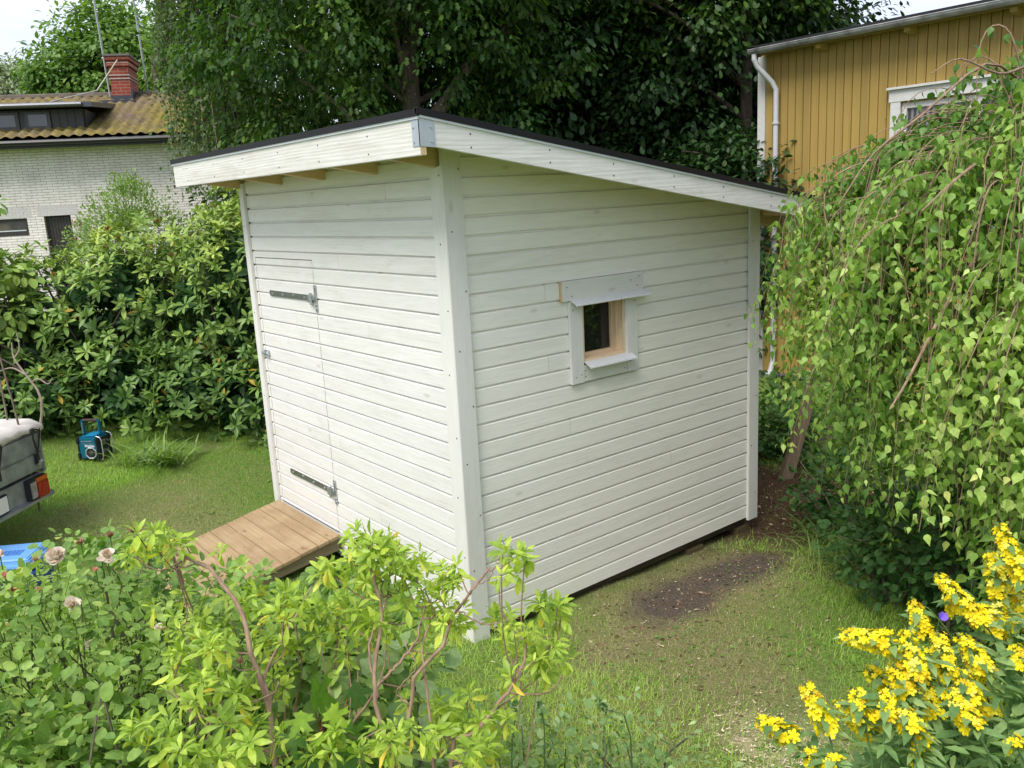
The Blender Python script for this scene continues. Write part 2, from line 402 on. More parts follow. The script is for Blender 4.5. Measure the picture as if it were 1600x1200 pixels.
def make_clover():
    n = 16000; x = RG.uniform(-6, 3.4, n); y = RG.uniform(-2.6, 4.2, n); cl = vnoise(np.stack([x, y], -1), 2.1, 33)
    k = (RG.random(n) < np.clip((cl-.45)*3, 0, 1)) & ~((x > -2.85) & (x < .03) & (y > -.03) & (y < 2.85)) & ~((x > -2.8) & (x < -1.62) & (y > -1.15) & (y < 0)) & (np.maximum(mask('soil', x, y), mask('mulch', x, y)) < .3)
    x, y = x[k], y[k]; K = len(x); P = np.stack([x, y, G(x, y)+RG.uniform(.008, .028, K)], -1); az = RG.uniform(0, 6.28, K)
    o = leaves('clover', T_OVAL, P, np.stack([np.cos(az), np.sin(az), RG.normal(.1, .25, K)], -1), np.stack([RG.normal(0, .25, K), RG.normal(0, .25, K), np.ones(K)], -1), RG.uniform(.012, .026, K), leafmat('clover_leaf', [(0, (.08, .20, .03)), (1, (.20, .36, .07))], .5, .3), wid=RG.uniform(.7, 1.2, K))
    tag(o, 'clover and small flat weeds growing through the lawn', 'weeds', kind='stuff')
make_clover()

def make_litter():
    # mulch and dead leaves behind the shed, light wood chips on the lawn
    n = 9000; x = RG.uniform(-2.4, 2.2, n); y = RG.uniform(.3, 4.8, n)
    k = RG.random(n) < np.maximum(mask('mulch', x, y), .08+.4*mask('worn', x, y)+.2*mask('dry', x, y)+.3*mask('shade', x, y)); k &= ~((x < .05) & (y < 2.9)); x, y = x[k], y[k]; K = len(x)
    P = np.stack([x, y, G(x, y)+.006], -1); az = RG.uniform(0, 6.28, K)
    X = np.stack([np.cos(az), np.sin(az), RG.normal(0, .25, K)], -1); N = np.stack([RG.normal(0, .4, K), RG.normal(0, .4, K), np.ones(K)], -1)
    mt = leafmat('dead_leaf', [(0, (.07, .04, .022)), (.5, (.17, .11, .065)), (.85, (.30, .21, .13)), (1, (.48, .40, .30))], .7, .1, .2, (1, .8, .5))
    o = leaves('leaf_litter', T_OVAL, P, X, N, RG.uniform(.014, .042, K), mt, wid=RG.uniform(.2, .8, K)); tag(o, 'brown bark mulch and dead leaves behind the shed', 'leaf litter', kind='stuff')
    n = 130; x = np.concatenate([RG.normal(1.2, .9, n), RG.normal(.45, .3, 150), RG.normal(1.85, .22, 1100)]); y = np.concatenate([RG.normal(.6, 1., n), RG.normal(1.5, .7, 150), RG.normal(.48, .18, 1100)])
    k = ~((x < .04) & (y > -.04)); x, y = x[k], y[k]; K = len(x)
    P = np.stack([x, y, G(x, y)+.014], -1); az = RG.uniform(0, 6.28, K)
    X = np.stack([np.cos(az), np.sin(az), RG.normal(0, .15, K)], -1); N = np.stack([RG.normal(0, .3, K), RG.normal(0, .3, K), np.ones(K)], -1)
    mt = plain('chip_wood', (.62, .52, .36), .8, var=.25)
    T = (np.array([(0, -.12, 0), (1, -.1, 0), (1, .12, .03), (0, .1, .02)], float), [(0, 1, 2, 3)])
    o = leaves('wood_chips', T, P, X, N, RG.uniform(.005, .016, K)*(1+.9*(RG.random(K) < .06)), mt, wid=RG.uniform(.6, 1.8, K)); tag(o, 'pale wood shavings and chips scattered on the grass', 'wood chips', kind='stuff')
    # crumbs of soil
    n = 1500; x = RG.normal(.42, .26, n); y = RG.normal(1.7, .55, n); k = np.maximum(mask('soil', x, y), mask('soil2', x, y)) > .4; x, y = x[k], y[k]; K = len(x)
    T = (np.array([(-.5, -.4, 0), (.5, -.5, 0), (.4, .5, 0), (-.4, .4, 0), (0, 0, .5)], float), [(0, 1, 4), (1, 2, 4), (2, 3, 4), (3, 0, 4)])
    P = np.stack([x, y, G(x, y)-.002], -1); az = RG.uniform(0, 6.28, K); X = np.stack([np.cos(az), np.sin(az), 0*az], -1)
    o = leaves('soil_crumbs', T, P, X, np.tile([0, 0, 1.], (K, 1)), RG.uniform(.005, .018, K), plain('crumb_soil', (.10, .078, .060), .95, var=.6)); tag(o, 'dark crumbs of bare soil beside the shed', 'soil', kind='stuff')
make_litter()

# ------------------------------------------------------------------ the shed
PAINT_X = painted_wood('white_paint_along_x', 0, (.79, .77, .735), (.60, .58, .52), .5); PAINT_Y = painted_wood('white_paint_along_y', 1, (.86, .835, .765), (.67, .64, .56), .42)
PAINT_Z = painted_wood('grey_white_trim', 2, (.745, .73, .69), (.60, .58, .53), .45)
TRIM_Y = painted_wood('grey_white_trim_along_y', 1, (.745, .73, .69), (.60, .58, .53), .45)
FASC_X = painted_wood('fascia_paint_x', 0, (.74, .72, .69), (.56, .53, .46), .8, .35); FASC_Y = painted_wood('fascia_paint_y', 1, (.76, .74, .70), (.57, .54, .47), .8, .25)
PINE_Y = raw_wood('raw_pine_y', 1); PINE_X = raw_wood('raw_pine_x', 0); PINE_Z = raw_wood('raw_pine_z', 2)
TREATED = raw_wood('treated_dark_wood', 1, (.10, .075, .05), (.05, .04, .028), .3)
DECKW = raw_wood('ramp_boards', 0, (.42, .31, .185), (.30, .21, .115), .6, .6, stain=.35)
FELT = plain('roof_felt', (.018, .018, .02), .5, var=.3, scale=200)
BLACKM = plain('black_flashing', (.009, .008, .009), .5, spec=.22, var=.1)
WHITEM = plain('white_drip_edge', (.60, .62, .66), .35, var=.04)
GALV = plain('galvanised_steel', (.50, .53, .55), .38, .85, var=.18, scale=60)
GREYM = plain('grey_metal_angle', (.42, .46, .50), .45, .3, var=.05)
STRAP = plain('strap_steel', (.20, .215, .185), .42, .6, var=.25, scale=50)
NAILM = plain('nail_head', (.05, .045, .04), .5, .5)
DARKIN = plain('dark_interior', (.03, .026, .022), .9)  # darkness of the unlit inside put into the colour
ROOFS = -.1612
def zroof(y): return 3.045+ROOFS*(y+.376)

def siding(mb, axis, u0, u1, z0, z1, holes=(), top=None, pos=0., sgn=1):
    """horizontal chamfered boards; axis 0: on plane y=pos facing -y, u is x.  axis 1: on plane x=pos facing +x, u is y"""
    h = .11; lv = set()
    k0 = int(math.floor(z0/h+1e-6))-1; k1 = int(math.ceil(z1/h))+1
    prof = []
    for k in range(k0, k1):
        b = k*h; prof += [(b, 0., k), (b+.0915, 0., k), (b+.1000, -.017, k), (b+.11, -.017, k)]
    def P(u, z, d): return (u, pos-d, z) if axis == 0 else (pos+d, u, z)
    def inter(z, seg):
        (za, da, _), (zb, db, _) = seg; f = 0 if zb == za else (z-za)/(zb-za); return da+(db-da)*f
    cuts = [z for hlo in holes for z in (hlo[2], hlo[3])]
    for k in range(len(prof)-1):
        a, b = prof[k], prof[k+1]
        bid = a[2]; bv = (math.sin(bid*12.9898+axis*4.1)*43758.5453) % 1.; jt = u0+(u1-u0)*(.22+.56*((bv*7.3) % 1.)) if (bid*5+axis*2) % 4 == 0 else None
        if abs(a[0]-b[0]) < 1e-9:        # step under the next board
            if z0 <= a[0] <= z1:
                iv = [(u0, u1)]
                for (h0, h1, ha, hb) in holes:
                    if ha < a[0] < hb: iv = [s for (p, q) in iv for s in ((p, min(q, h0)), (max(p, h1), q)) if s[1]-s[0] > 1e-4]
                for (p, q) in iv:
                    if top: q = min(q, top(a[0]))
                    if q > p: mb.face([P(p, a[0], a[1]), P(q, a[0], a[1]), P(q, a[0], b[1]), P(p, a[0], b[1])], bv)
            continue
        zs = sorted({a[0], b[0], *[c for c in cuts+[z0, z1] if a[0] < c < b[0]]})
        for za, zb in zip(zs[:-1], zs[1:]):
            if za < z0-1e-6 or zb > z1+1e-6: continue
            da, db = inter(za, (a, b)), inter(zb, (a, b)); zm = (za+zb)/2
            iv = [(u0, u1)]
            for (h0, h1, ha, hb) in holes:
                if ha < zm < hb: iv = [s for (p, q) in iv for s in ((p, min(q, h0)), (max(p, h1), q)) if s[1]-s[0] > 1e-4]
            for (p, q) in iv:
                qa = qb = q
                if top:
                    qa, qb = min(q, top(za)), min(q, top(zb))
                    if qa <= p: continue
                    qb = max(qb, p)
                if jt is not None and p+.05 < jt < min(qa, qb)-.05:
                    mb.face([P(p, za, da), P(jt-.0006, za, da), P(jt-.0006, zb, db), P(p, zb, db)], bv); mb.face([P(jt+.0006, za, da), P(qa, za, da), P(qb, zb, db), P(jt+.0006, zb, db)], (bv+.37) % 1.)
                else: mb.face([P(p, za, da), P(qa, za, da), P(qb, zb, db), P(p, zb, db)], bv)

shed = thing('garden_shed', 'new white wooden garden shed with a black sloping roof and plank ramp', 'shed')
DX0, DX1, DZ0, DZ1 = -2.745, -1.722, .19, 2.247
def ytop(z): return -.376+(z-3.02)/ROOFS     # where the roof deck meets height z
def make_shed():
    # front (door) wall
    b = MB(); siding(b, 0, -2.80, .0, .0, 2.965, holes=[(DX0, DX1, -.02, DZ1+.006)]); b.build('door_wall', PAINT_X, shed)
    b = MB(); siding(b, 0, DX0, DX1, .0, DZ0-.008); b.build('threshold_board', PAINT_X, shed)
    # window wall
    WY0, WY1, WZ0, WZ1 = .975, 1.375, 1.545, 1.95
    b = MB(); siding(b, 1, .0, 2.75, .0, 2.97, holes=[(WY0, WY1, WZ0, WZ1)], top=ytop); b.build('window_wall', PAINT_Y, shed)
    # far walls, floor
    b = MB(); b.box((-2.87, .02, 0), (-2.85, 2.81, 2.44)); b.box((-2.87, .0, 2.44), (-2.85, 1.2, 2.72)); b.build('side_wall', PAINT_Y, shed)
    b = MB(); b.box((-2.84, 2.79, 0), (-.005, 2.81, 2.47)); b.build('back_wall', PAINT_X, shed)
    b = MB(); b.box((-2.84, .03, .03), (-.03, 2.78, .055)); b.build('floor', DARKIN, shed)
    # dark sheets behind the boards, shade of the seams put into their colour
    b = MB(); b.box((-2.84, .022, .06), (DX0-.01, .028, 2.94)); b.box((DX1+.01, .022, .06), (-.03, .028, 2.94)); b.box((DX0-.01, .022, DZ1+.03), (DX1+.01, .028, 2.94))
    b.box((-.03, .03, .06), (-.024, WY0-.03, 2.4)); b.box((-.03, WY1+.03, .06), (-.024, 2.78, 2.4)); b.box((-.03, WY0-.03, .06), (-.024, WY1+.03, WZ0-.03)); b.box((-.03, WY0-.03, WZ1+.03), (-.024, WY1+.03, 2.4))
    b.build('dark_backing', DARKIN, shed)
    # door
    b = MB(); e = .0048; siding(b, 0, DX0+e, DX1-e, DZ0, DZ1)
    dr = b.build('door', PAINT_X, shed)
    b = MB(); b.box((DX0+e, .0185, DZ0), (DX1-e, .05, DZ1)); b.build('door_frame', PINE_Z, shed)
    b = MB(); b.box((DX0-.04, .0195, DZ1-.01), (DX1+.03, .05, DZ1+.06)); b.build('door_lintel', raw_wood('lintel_wood', 0, (.36, .15, .07), (.25, .10, .05)), shed)
    def hinge(z, xl):
        b = MB(); y = -.004
        b.prism([(xl, y, z-.016), (xl+.012, y, z-.022), (-1.80, y, z-.020), (-1.80, y, z+.020), (xl+.012, y, z+.022), (xl, y, z+.016)], (0, -.006, 0)); hg = b.build('hinge', STRAP, dr)
        b = MB()
        for x in np.linspace(xl+.05, -1.88, 4): b.disc((x, y-.006, z+(.006 if int(x*100) % 2 else -.004)), (0, -1, 0), .011, .006)
        b.build_each('bolt', GALV, hg)
        b = MB(); b.box((-1.80, -.030, z-.030), (-1.765, -.004, z+.026)); b.tube([(-1.757, -.022, z-.045), (-1.757, -.022, z+.04)], .012, 10)
        b.box((-1.76, -.018, z-.014), (-1.715, -.008, z+.014)); b.build('hinge_pin', GALV, hg, bevel=.003)
        b = MB(); b.box((-1.728, -.008, z-.095), (-1.692, -.003, z+.095)); b.disc((-1.71, -.008, z+.075), (0, -1, 0), .010, .005); b.disc((-1.71, -.008, z-.075), (0, -1, 0), .010, .005); b.disc((-1.71, -.008, z-.045), (0, -1, 0), .010, .005)
        b.build('hinge_plate', GALV, hg)
    hinge(1.978, -2.51); hinge(.512, -2.495)
    b = MB(); b.box((-2.765, -.010, 1.45), (-2.66, -.0, 1.497)); b.tube([(-2.78, -.02, 1.475), (-2.69, -.02, 1.475)], .010, 8); b.disc((-2.675, -.01, 1.473), (0, -1, 0), .022, .022, 12); b.build('latch', GALV, dr, bevel=.003)
    # corner boards
    def cboard(name, a, c, mat=PAINT_Z, nails=()):
        b = MB(); b.box(a, c); o = b.build(name, mat, shed, bevel=.003)
        b = MB()
        for p, n in nails: b.disc(p, n, .0048, .0015, 8)
        if nails: b.build_each('nail_head', NAILM, o)
        return o
    rz = np.linspace(.15, 2.75, 8)
    cboard('corner_board', (-.105, -.024, -.055), (.0215, .001, 2.80), nails=[((-.04+.03*(i % 2), -.0245, z), (0, -1, 0)) for i, z in enumerate(rz)])
    b = MB(); b.hexa([(.001, -.0245, -.05), (.026, -.0245, -.05), (.026, .102, -.05), (.001, .102, -.05), (.001, -.0245, zroof(-.02)-.03), (.026, -.0245, zroof(-.02)-.03), (.026, .102, zroof(.1)-.03), (.001, .102, zroof(.1)-.03)])
    o = b.build('corner_board', PAINT_Z, shed, bevel=.003)
    b = MB()
    for i, z in enumerate(np.linspace(.1, 2.78, 9)): b.disc((.0265, .012 if i % 2 else .082, z), (1, 0, 0), .0048, .0015, 8)
    b.build_each('nail_head', NAILM, o)
    cboard('corner_board', (-2.872, -.024, .13), (-2.787, .001, 2.83), nails=[((-2.83, -.0245, z), (0, -1, 0)) for z in (.5, 1.1, 1.8, 2.5)])
    b = MB(); b.hexa([(.001, 2.715, -.022), (.026, 2.715, -.022), (.026, 2.835, -.022), (.001, 2.835, -.022), (.001, 2.715, zroof(2.715)-.03), (.026, 2.715, zroof(2.715)-.03), (.026, 2.835, zroof(2.835)-.03), (.001, 2.835, zroof(2.835)-.03)])
    o = b.build('corner_board', PAINT_Z, shed, bevel=.003)
    b = MB()
    for i, z in enumerate(np.linspace(.2, 2.2, 6)): b.disc((.0265, 2.745 if i % 2 else 2.80, z), (1, 0, 0), .0048, .0015, 8)
    b.build_each('nail_head', NAILM, o)
    # window
    win = None
    b = MB(); fx0, fx1 = -.13, .004
    b.box((fx0, WY0, WZ0), (fx1, WY0+.026, WZ1)); b.box((fx0, WY1-.026, WZ0), (fx1, WY1, WZ1)); b.box((fx0, WY0+.026, WZ0), (fx1, WY1-.026, WZ0+.026)); b.box((fx0, WY0+.026, WZ1-.026), (fx1, WY1-.026, WZ1))
    i0, i1, j0, j1 = WY0+.026, WY1-.026, WZ0+.026, WZ1-.026
    b.box((-.12, i0, j0), (-.075, i0+.022, j1)); b.box((-.12, i1-.022, j0), (-.075, i1, j1)); b.box((-.12, i0+.022, j0), (-.075, i1-.022, j0+.022)); b.box((-.12, i0+.022, j1-.022), (-.075, i1-.022, j1))
    b.box((-.075, i1-.012, j0), (-.04, i1, j1))
    win = b.build('window', raw_wood('window_pine', 2, (.78, .63, .44), (.64, .48, .30), .7), shed, bevel=.0015)
    t = NT('window_glass'); gm = t.set(Base_Color=(.012, .013, .014), Roughness=.03, Specular_IOR_Level=.6)
    b = MB(); b.box((-.102, i0+.018, j0+.018), (-.096, i1-.018, j1-.018)); b.build('pane', gm, win)
    def wb(name, y0, y1, z0, z1, nails, x1=.024, mat=PAINT_Z):
        b = MB(); b.box((.0, y0, z0), (x1, y1, z1)); o = b.build(name, mat, win, bevel=.002)
        b = MB()
        for (y, z) in nails: b.disc((x1+.0003, y, z), (1, 0, 0), .0045, .0012, 8)
        b.build_each('nail_head', NAILM, o) if False else o
        return b
    nl = MB()
    def wbox(name, y0, y1, z0, z1, nails, x0=.0, x1=.024, mat=PAINT_Z):
        b = MB(); b.box((x0, y0, z0), (x1, y1, z1)); b.build(name, mat, win, bevel=.002)
        for (y, z) in nails: nl.disc((x1+.0003, y, z), (1, 0, 0), .0045, .0012, 8)
    wbox('head_casing', .805, 1.54, 1.962, 2.087, [(.85, 2.05), (.89, 1.99), (1.42, 2.04), (1.50, 2.06), (1.48, 2.0)], mat=TRIM_Y)
    wbox('side_casing', .868, .974, 1.425, 1.958, [(.90, 1.47), (.95, 1.48), (.895, 1.90)])
    wbox('side_casing', 1.376, 1.478, 1.428, 1.958, [(1.40, 1.50), (1.45, 1.515), (1.45, 1.9)])
    wbox('bottom_casing', .975, 1.375, 1.428, 1.535, [(.99, 1.50), (.99, 1.46), (1.35, 1.46)], x1=.018, mat=TRIM_Y)
    nl.build_each('nail_head', NAILM, win)
    b = MB(); b.box((.8, .8, 1.964), (.8, .8, 1.964)) if False else None
    b = MB()
    b.box((-.0002, .8045, 1.9625), (.0235, .8049, 2.0865)); b.build('cut_end', PINE_Z, win)
    def drip(name, y0, y1, z, out):
        b = MB(); prof = [(.0, z+.012), (.018, z+.010), (out, z-.016), (out+.003, z-.026), (out-.002, z-.026), (out-.004, z-.019), (.016, z+.006), (.0, z+.006)]
        b.prism([(x, y0, zz) for x, zz in prof], (0, y1-y0, 0)); b.build(name, plain(name+'_paint', (.62, .63, .63), .4, var=.04), win)
    drip('head_flashing', .875, 1.570, 1.958, .076); drip('sill_flashing', .985, 1.42, 1.545, .070)
    # roof
    RX0, RX1, RY0, RY1 = -3.215, .392, -.388, 3.22
    def slab(b, x0, x1, y0, y1, d0, d1, bv=None):
        """between roof-surface offsets d0<d1 (vertical)"""
        b.hexa([(x0, y0, zroof(y0)+d0), (x1, y0, zroof(y0)+d0), (x1, y1, zroof(y1)+d0), (x0, y1, zroof(y1)+d0), (x0, y0, zroof(y0)+d1), (x1, y0, zroof(y0)+d1), (x1, y1, zroof(y1)+d1), (x0, y1, zroof(y1)+d1)], bv)
    b = MB()
    yb = RY0+.024
    while yb < RY1-.03:
        y2 = min(yb+.093, RY1-.026); slab(b, RX0+.024, RX1-.024, yb, y2-.003, -.045, -.022); yb += .095
    rf = b.build('roof', PINE_X, shed)
    b = MB(); slab(b, RX0-.004, RX1+.004, RY0-.004, RY1, -.021, -.004); b.build('felt', FELT, rf)
    for x in (-.073, -.742, -1.433, -2.12, -2.87):
        b = MB(); slab(b, x, x+.045, RY0+.025, RY1-.025, -.195, -.046); b.build('rafter', PINE_Y, rf)
    b = MB(); slab(b, .03, RX1-.025, 2.86, 2.905, -.14, -.046); b.build_each('lookout', PINE_X, rf)
    b = MB(); b.box((RX0, RY0-.012, 2.832), (RX1+.012, RY0+.024, 3.008)); fb = b.build('front_fascia', FASC_X, rf, bevel=.002)
    b = MB(); b.box((RX1+.0122, RY0-.010, 2.834), (RX1+.0126, RY0+.022, 2.876)); b.build('cut_end', PINE_Z, fb)
    b = MB()
    for i, x in enumerate(np.linspace(-2.9, -.1, 6)):
        for z in (2.87, 2.96): b.disc((x+.01*(i % 2), RY0-.0125, z), (0, -1, 0), .005, .0015, 8)
    b.build_each('nail_head', NAILM, fb)
    b = MB(); slab(b, RX1-.012, RX1+.012, RY0+.026, RY1, -.165, -.035); sf = b.build('side_fascia', FASC_Y, rf, bevel=.002)
    b = MB()
    for i, y in enumerate(np.linspace(-.1, 2.9, 7)):
        for dz in (-.07, -.135): b.disc((RX1+.0125, y+.02*(i % 2), zroof(y)+dz), (1, 0, 0), .005, .0015, 8)
    b.build_each('nail_head', NAILM, sf)
    b = MB(); slab(b, RX0, RX0+.024, RY0+.026, RY1, -.165, -.035); b.build('side_fascia', FASC_Y, rf)
    b = MB(); b.box((RX0+.025, RY1-.024, zroof(RY1)-.185), (RX1-.013, RY1, zroof(RY1)-.046)); b.build('back_fascia', FASC_X, rf)
    # edge flashings: black upstand over a narrow light strip
    b = MB(); o_ = .022
    b.box((RX0-.014, RY0-o_-.004, 3.012), (RX1+o_, RY0-o_+.012, 3.046)); b.build('front_flashing', BLACKM, rf)
    b = MB(); slab(b, RX1+o_-.012, RX1+o_+.004, RY0-o_-.004, RY1+.02, -.030, .002); slab(b, RX0-.018, RX0-.002, RY0-o_+.013, RY1+.02, -.030, .002)
    slab(b, RX0-.001, RX1+o_-.013, RY1+.002, RY1+.018, -.030, .002); b.build('side_flashing', BLACKM, rf)
    b = MB(); b.box((RX0-.012, RY0-.020, 2.999), (RX1+.018, RY0-.0125, 3.0115)); b.build_each('drip_strip', WHITEM, rf)
    b = MB(); slab(b, RX1+.0125, RX1+.020, RY0-.012, RY1+.01, -.043, -.0315); b.build_each('drip_strip', WHITEM, rf)
    # galvanised angle on the front corner
    b = MB(); b.box((RX1-.046, RY0-.0155, 2.874), (RX1+.0155, RY0-.0125, 2.998)); zt = zroof(RY0)
    b.hexa([(RX1+.0125, RY0-.0155, 2.874), (RX1+.0155, RY0-.0155, 2.874), (RX1+.0155, RY0+.075, 2.868), (RX1+.0125, RY0+.075, 2.868), (RX1+.0125, RY0-.0155, 2.998), (RX1+.0155, RY0-.0155, 2.998), (RX1+.0155, RY0+.075, 2.988), (RX1+.0125, RY0+.075, 2.988)])
    cb = b.build('corner_bracket', GREYM, rf)
    b = MB()
    for z in (2.895, 2.962):
        b.disc((RX1-.032, RY0-.0155, z), (0, -1, 0), .006, .005, 8); b.disc((RX1+.0155, RY0+.055, z), (1, 0, 0), .006, .005, 8)
    b.build_each('screw', GALV, cb)
    # base: dark bearers and blocks under the boards
    b = MB(); b.box((-.10, .04, -.075), (-.05, 2.76, .0)); b.box((-2.78, .03, -.06), (-.1, .08, .0)); b.box((-2.78, 1.4, -.075), (-.1, 1.45, .0)); b.build_each('bearer', TREATED, shed)
    for y0, y1 in ((2.62, 2.80), (2.02, 2.20), (1.05, 1.2)):
        b = MB(); b.box((-.16, y0, -.30), (-.012, y1, -.0751)); b.build('foundation_block', raw_wood('block_wood_%d' % int(y0*100), 1, (.14, .105, .055), (.08, .06, .035), .2), shed, bevel=.004)
make_shed()

ramp = thing('plank_ramp', 'brown plank ramp leading up to the shed door', 'ramp', (-2.2, -.5, -.05))
def make_ramp():
    x0, x1 = -2.775, -1.655; M0 = (-2.2, -.5, -.05)
    def zz(y): return .196+.185*(y+.03) if y > -3 else 0
    y = -.030; ws = [.092, .092]+[.142]*7; i = 0
    for w in ws:
        b = MB(); ya, yb = y-w+.004, y; dx = random.uniform(-.004, .004)
        P = [(x0+dx, ya, zz(ya)-.026), (x1+dx, ya, zz(ya)-.026), (x1+dx, yb, zz(yb)-.026), (x0+dx, yb, zz(yb)-.026), (x0+dx, ya, zz(ya)), (x1+dx, ya, zz(ya)), (x1+dx, yb, zz(yb)), (x0+dx, yb, zz(yb))]
        b.hexa(P); b.build('plank', DECKW, ramp, bevel=.003, shift=M0); y -= w
    for x in (x0+.02, -2.22, x1-.065):
        b = MB(); ya, yb = y+.02, -.035
        za_, zb2 = max(-.09, zz(ya)-.125), max(-.09, zz(yb)-.125)
        b.hexa([(x, ya, za_), (x+.045, ya, za_), (x+.045, yb, zb2), (x, yb, zb2), (x, ya, zz(ya)-.0265), (x+.045, ya, zz(ya)-.0265), (x+.045, yb, zz(yb)-.0265), (x, yb, zz(yb)-.0265)])
        b.build('stringer', raw_wood('stringer_wood', 1, (.26, .20, .12), (.16, .12, .07), .3), ramp, shift=M0)
    b = MB()
    y = -.03
    for w in ws:
        ym = y-w/2
        for x in (x0+.045, -2.2, x1-.045): b.disc((x, ym, zz(ym)), (0, -.18, 1), .005, .001, 7)
        y -= w
    b.build_each('screw', NAILM, ramp, shift=M0)
make_ramp()

# ------------------------------------------------------------------ trailer, cooler, radio
def text_mesh(name, s, size, depth, mat, parent, M):
    cu = bpy.data.curves.new(name, 'FONT'); cu.body = s; cu.size = size; cu.extrude = depth; cu.align_x = 'CENTER'; cu.align_y = 'CENTER'; cu.offset = size*.018
    t = bpy.data.objects.new(name, cu); COL.objects.link(t); bpy.context.view_layer.update()
    me = bpy.data.meshes.new_from_object(t.evaluated_get(bpy.context.evaluated_depsgraph_get())); bpy.data.objects.remove(t)
    me.transform(M); me.materials.clear(); me.materials.append(mat)
    o = bpy.data.objects.new(name, me); COL.objects.link(o); o.parent = parent; return o

def make_trailer():
    PX, PY = -3.705, -1.607; g = gz(-3.9, -2.1)
    tr = thing('cargo_trailer', 'grey galvanised car trailer with an off-white tarpaulin and red tail lamp', 'trailer', (PX, PY, g), rad(-45))
    zb = -g
    GB = plain('trailer_steel', (.30, .315, .33), .45, .55, var=.3, scale=9, bump=.2); GD = plain('trailer_steel_dark', (.17, .18, .19), .5, .4, var=.3, scale=9)
    RUB = plain('black_rubber', (.016, .016, .016), .7)
    Wd, Ln = 1.35, 2.3
    b = MB(); z0, z1 = zb+.66, zb+.98
    b.box((.0, -.03, z0), (Wd, -.006, z1-.0)); b.box((.0, -.006, z0), (Wd, .006, z0+.13)); b.box((.0, -.006, z1-.17), (Wd-.0, .012, z1-.02))
    b.build('tailgate', GB, tr, bevel=.004)
    b = MB(); b.box((-.03, -.06, zb+.63), (-.001, .010, zb+1.03)); b.box((Wd+.001, -.06, zb+.63), (Wd+.03, .01, zb+1.03)); b.build_each('corner_post', GB, tr, bevel=.003)
    b = MB(); b.box((-.02, -Ln, zb+.63), (.0, -.061, zb+1.0)); b.box((Wd, -Ln, zb+.63), (Wd+.02, -.061, zb+1.0)); b.box((-.02, -Ln-.02, zb+.63), (Wd+.02, -Ln, zb+1.0)); b.build('side_panel', GB, tr)
    b = MB(); b.box((0, -Ln, zb+.60), (Wd, -.03, zb+.629)); b.build('bed', GD, tr)
    b = MB(); b.box((-.035, -.03, zb+.425), (Wd+.035, .045, zb+.45)); b.box((-.03, -.03, zb+.451), (Wd+.03, -.012, zb+.628)); b.box((-.055, -.01, zb+.43), (-.036, .03, zb+.455)); b.build('light_bar', GB, tr, bevel=.003)
    for x0, x1 in ((.02, .235), (Wd-.235, Wd-.02)):
        t = NT('tail_lamp_red'); rm = t.set(Base_Color=t.ramp(t.voro(t.obj(), 90), [(.2, (.42, .012, .012)), (.6, (.28, .008, .01))]), Roughness=.15, Specular_IOR_Level=.6)
        b = MB(); b.box((x0, -.010, zb+.452), (x1, .038, zb+.622)); lh = b.build('tail_lamp', RUB, tr, bevel=.004)
        b = MB(); xm = x0+.14
        b.box((x0+.004, .0382, zb+.456), (xm, .052, zb+.58)); b.prism([(x0+.02, .0522, zb+.47), (xm-.012, .0522, zb+.47), ((x0+xm)/2, .0522, zb+.565)], (0, .003, 0)); b.build('red_lens', rm, lh, bevel=.003)
        b = MB(); b.box((x0+.004, .0382, zb+.583), (xm, .050, zb+.618)); b.build('amber_lens', plain('amber_lens', (.45, .10, .01), .2, var=.05), lh, bevel=.002)
        b = MB(); b.box((xm+.004, .0382, zb+.47), (x1-.006, .048, zb+.60)); b.build('clear_lens', plain('clear_lens', (.28, .26, .25), .15, var=.3), lh, bevel=.002)
    b = MB(); b.box((.455, -.011, zb+.455), (.985, .014, zb+.60)); pf = b.build('plate_holder', RUB, tr, bevel=.004)
    b = MB(); b.box((.47, .0145, zb+.468), (.97, .018, zb+.588)); b.build('number_plate', plain('plate_white', (.72, .72, .70), .3, var=.03), pf)
    # tarpaulin: folded sheet over the top with a scalloped edge
    n = 70; mm = 46; V = []
    for i in range(n+1):
        for j in range(mm+1):
            u = i/n; v = j/mm; x = -.05+u*(Wd+.10); yy = .03-v*(Ln+.05)
            z = zb+1.065+.025*math.sin(u*math.pi)*min(1, v*6)+.006*(float(vnoise(np.array([x, yy]), 6, 5))-.5)
            if j == 0: yy = .034; z = zb+.975+.016*abs(math.sin(x*math.pi/.45))+.003*math.sin(x*40)
            if j == 1: yy = .030; z = zb+1.03+.01*math.sin(x*33)
            V.append((x, yy, z))
    V = np.array(V); I = np.arange((n+1)*(mm+1)).reshape(n+1, mm+1); q = np.stack([I[:-1, :-1], I[:-1, 1:], I[1:, 1:], I[1:, :-1]], -1).reshape(-1, 4)
    tp = mesh_np('tarpaulin', V, q.ravel(), np.arange(len(q))*4, plain('tarp_fabric', (.56, .52, .475), .6, var=.16, scale=7, bump=.25), tr, smooth=True)
    md = tp.modifiers.new('s', 'SOLIDIFY'); md.thickness = .004
    b = MB(); b.box((.0, -.045, zb+.99), (Wd, -.035, zb+1.02)); b.build('top_rail', RUB, tr)
    b = MB()
    for x in (.10, .55, 1.0):
        b.tube([(x, .042, zb+1.015), (x+.01, .046, zb+.93), (x-.015, .042, zb+.84), (x-.03, .03, zb+.76)], .008, 6)
        b.tube([(x, .040, zb+1.015), (x-.09, .036, zb+.98), (x-.13, .016, zb+1.01)], .006, 6); b.tube([(x-.13, .018, zb+.99), (x-.06, .03, zb+.86), (x-.03, .03, zb+.79)], .007, 6)
        b.box((x-.045, .014, zb+.72), (x-.012, .034, zb+.80))
        b.tube([(x-.018, .038, zb+1.0), (x+.018, .038, zb+1.0)], .017, 8)
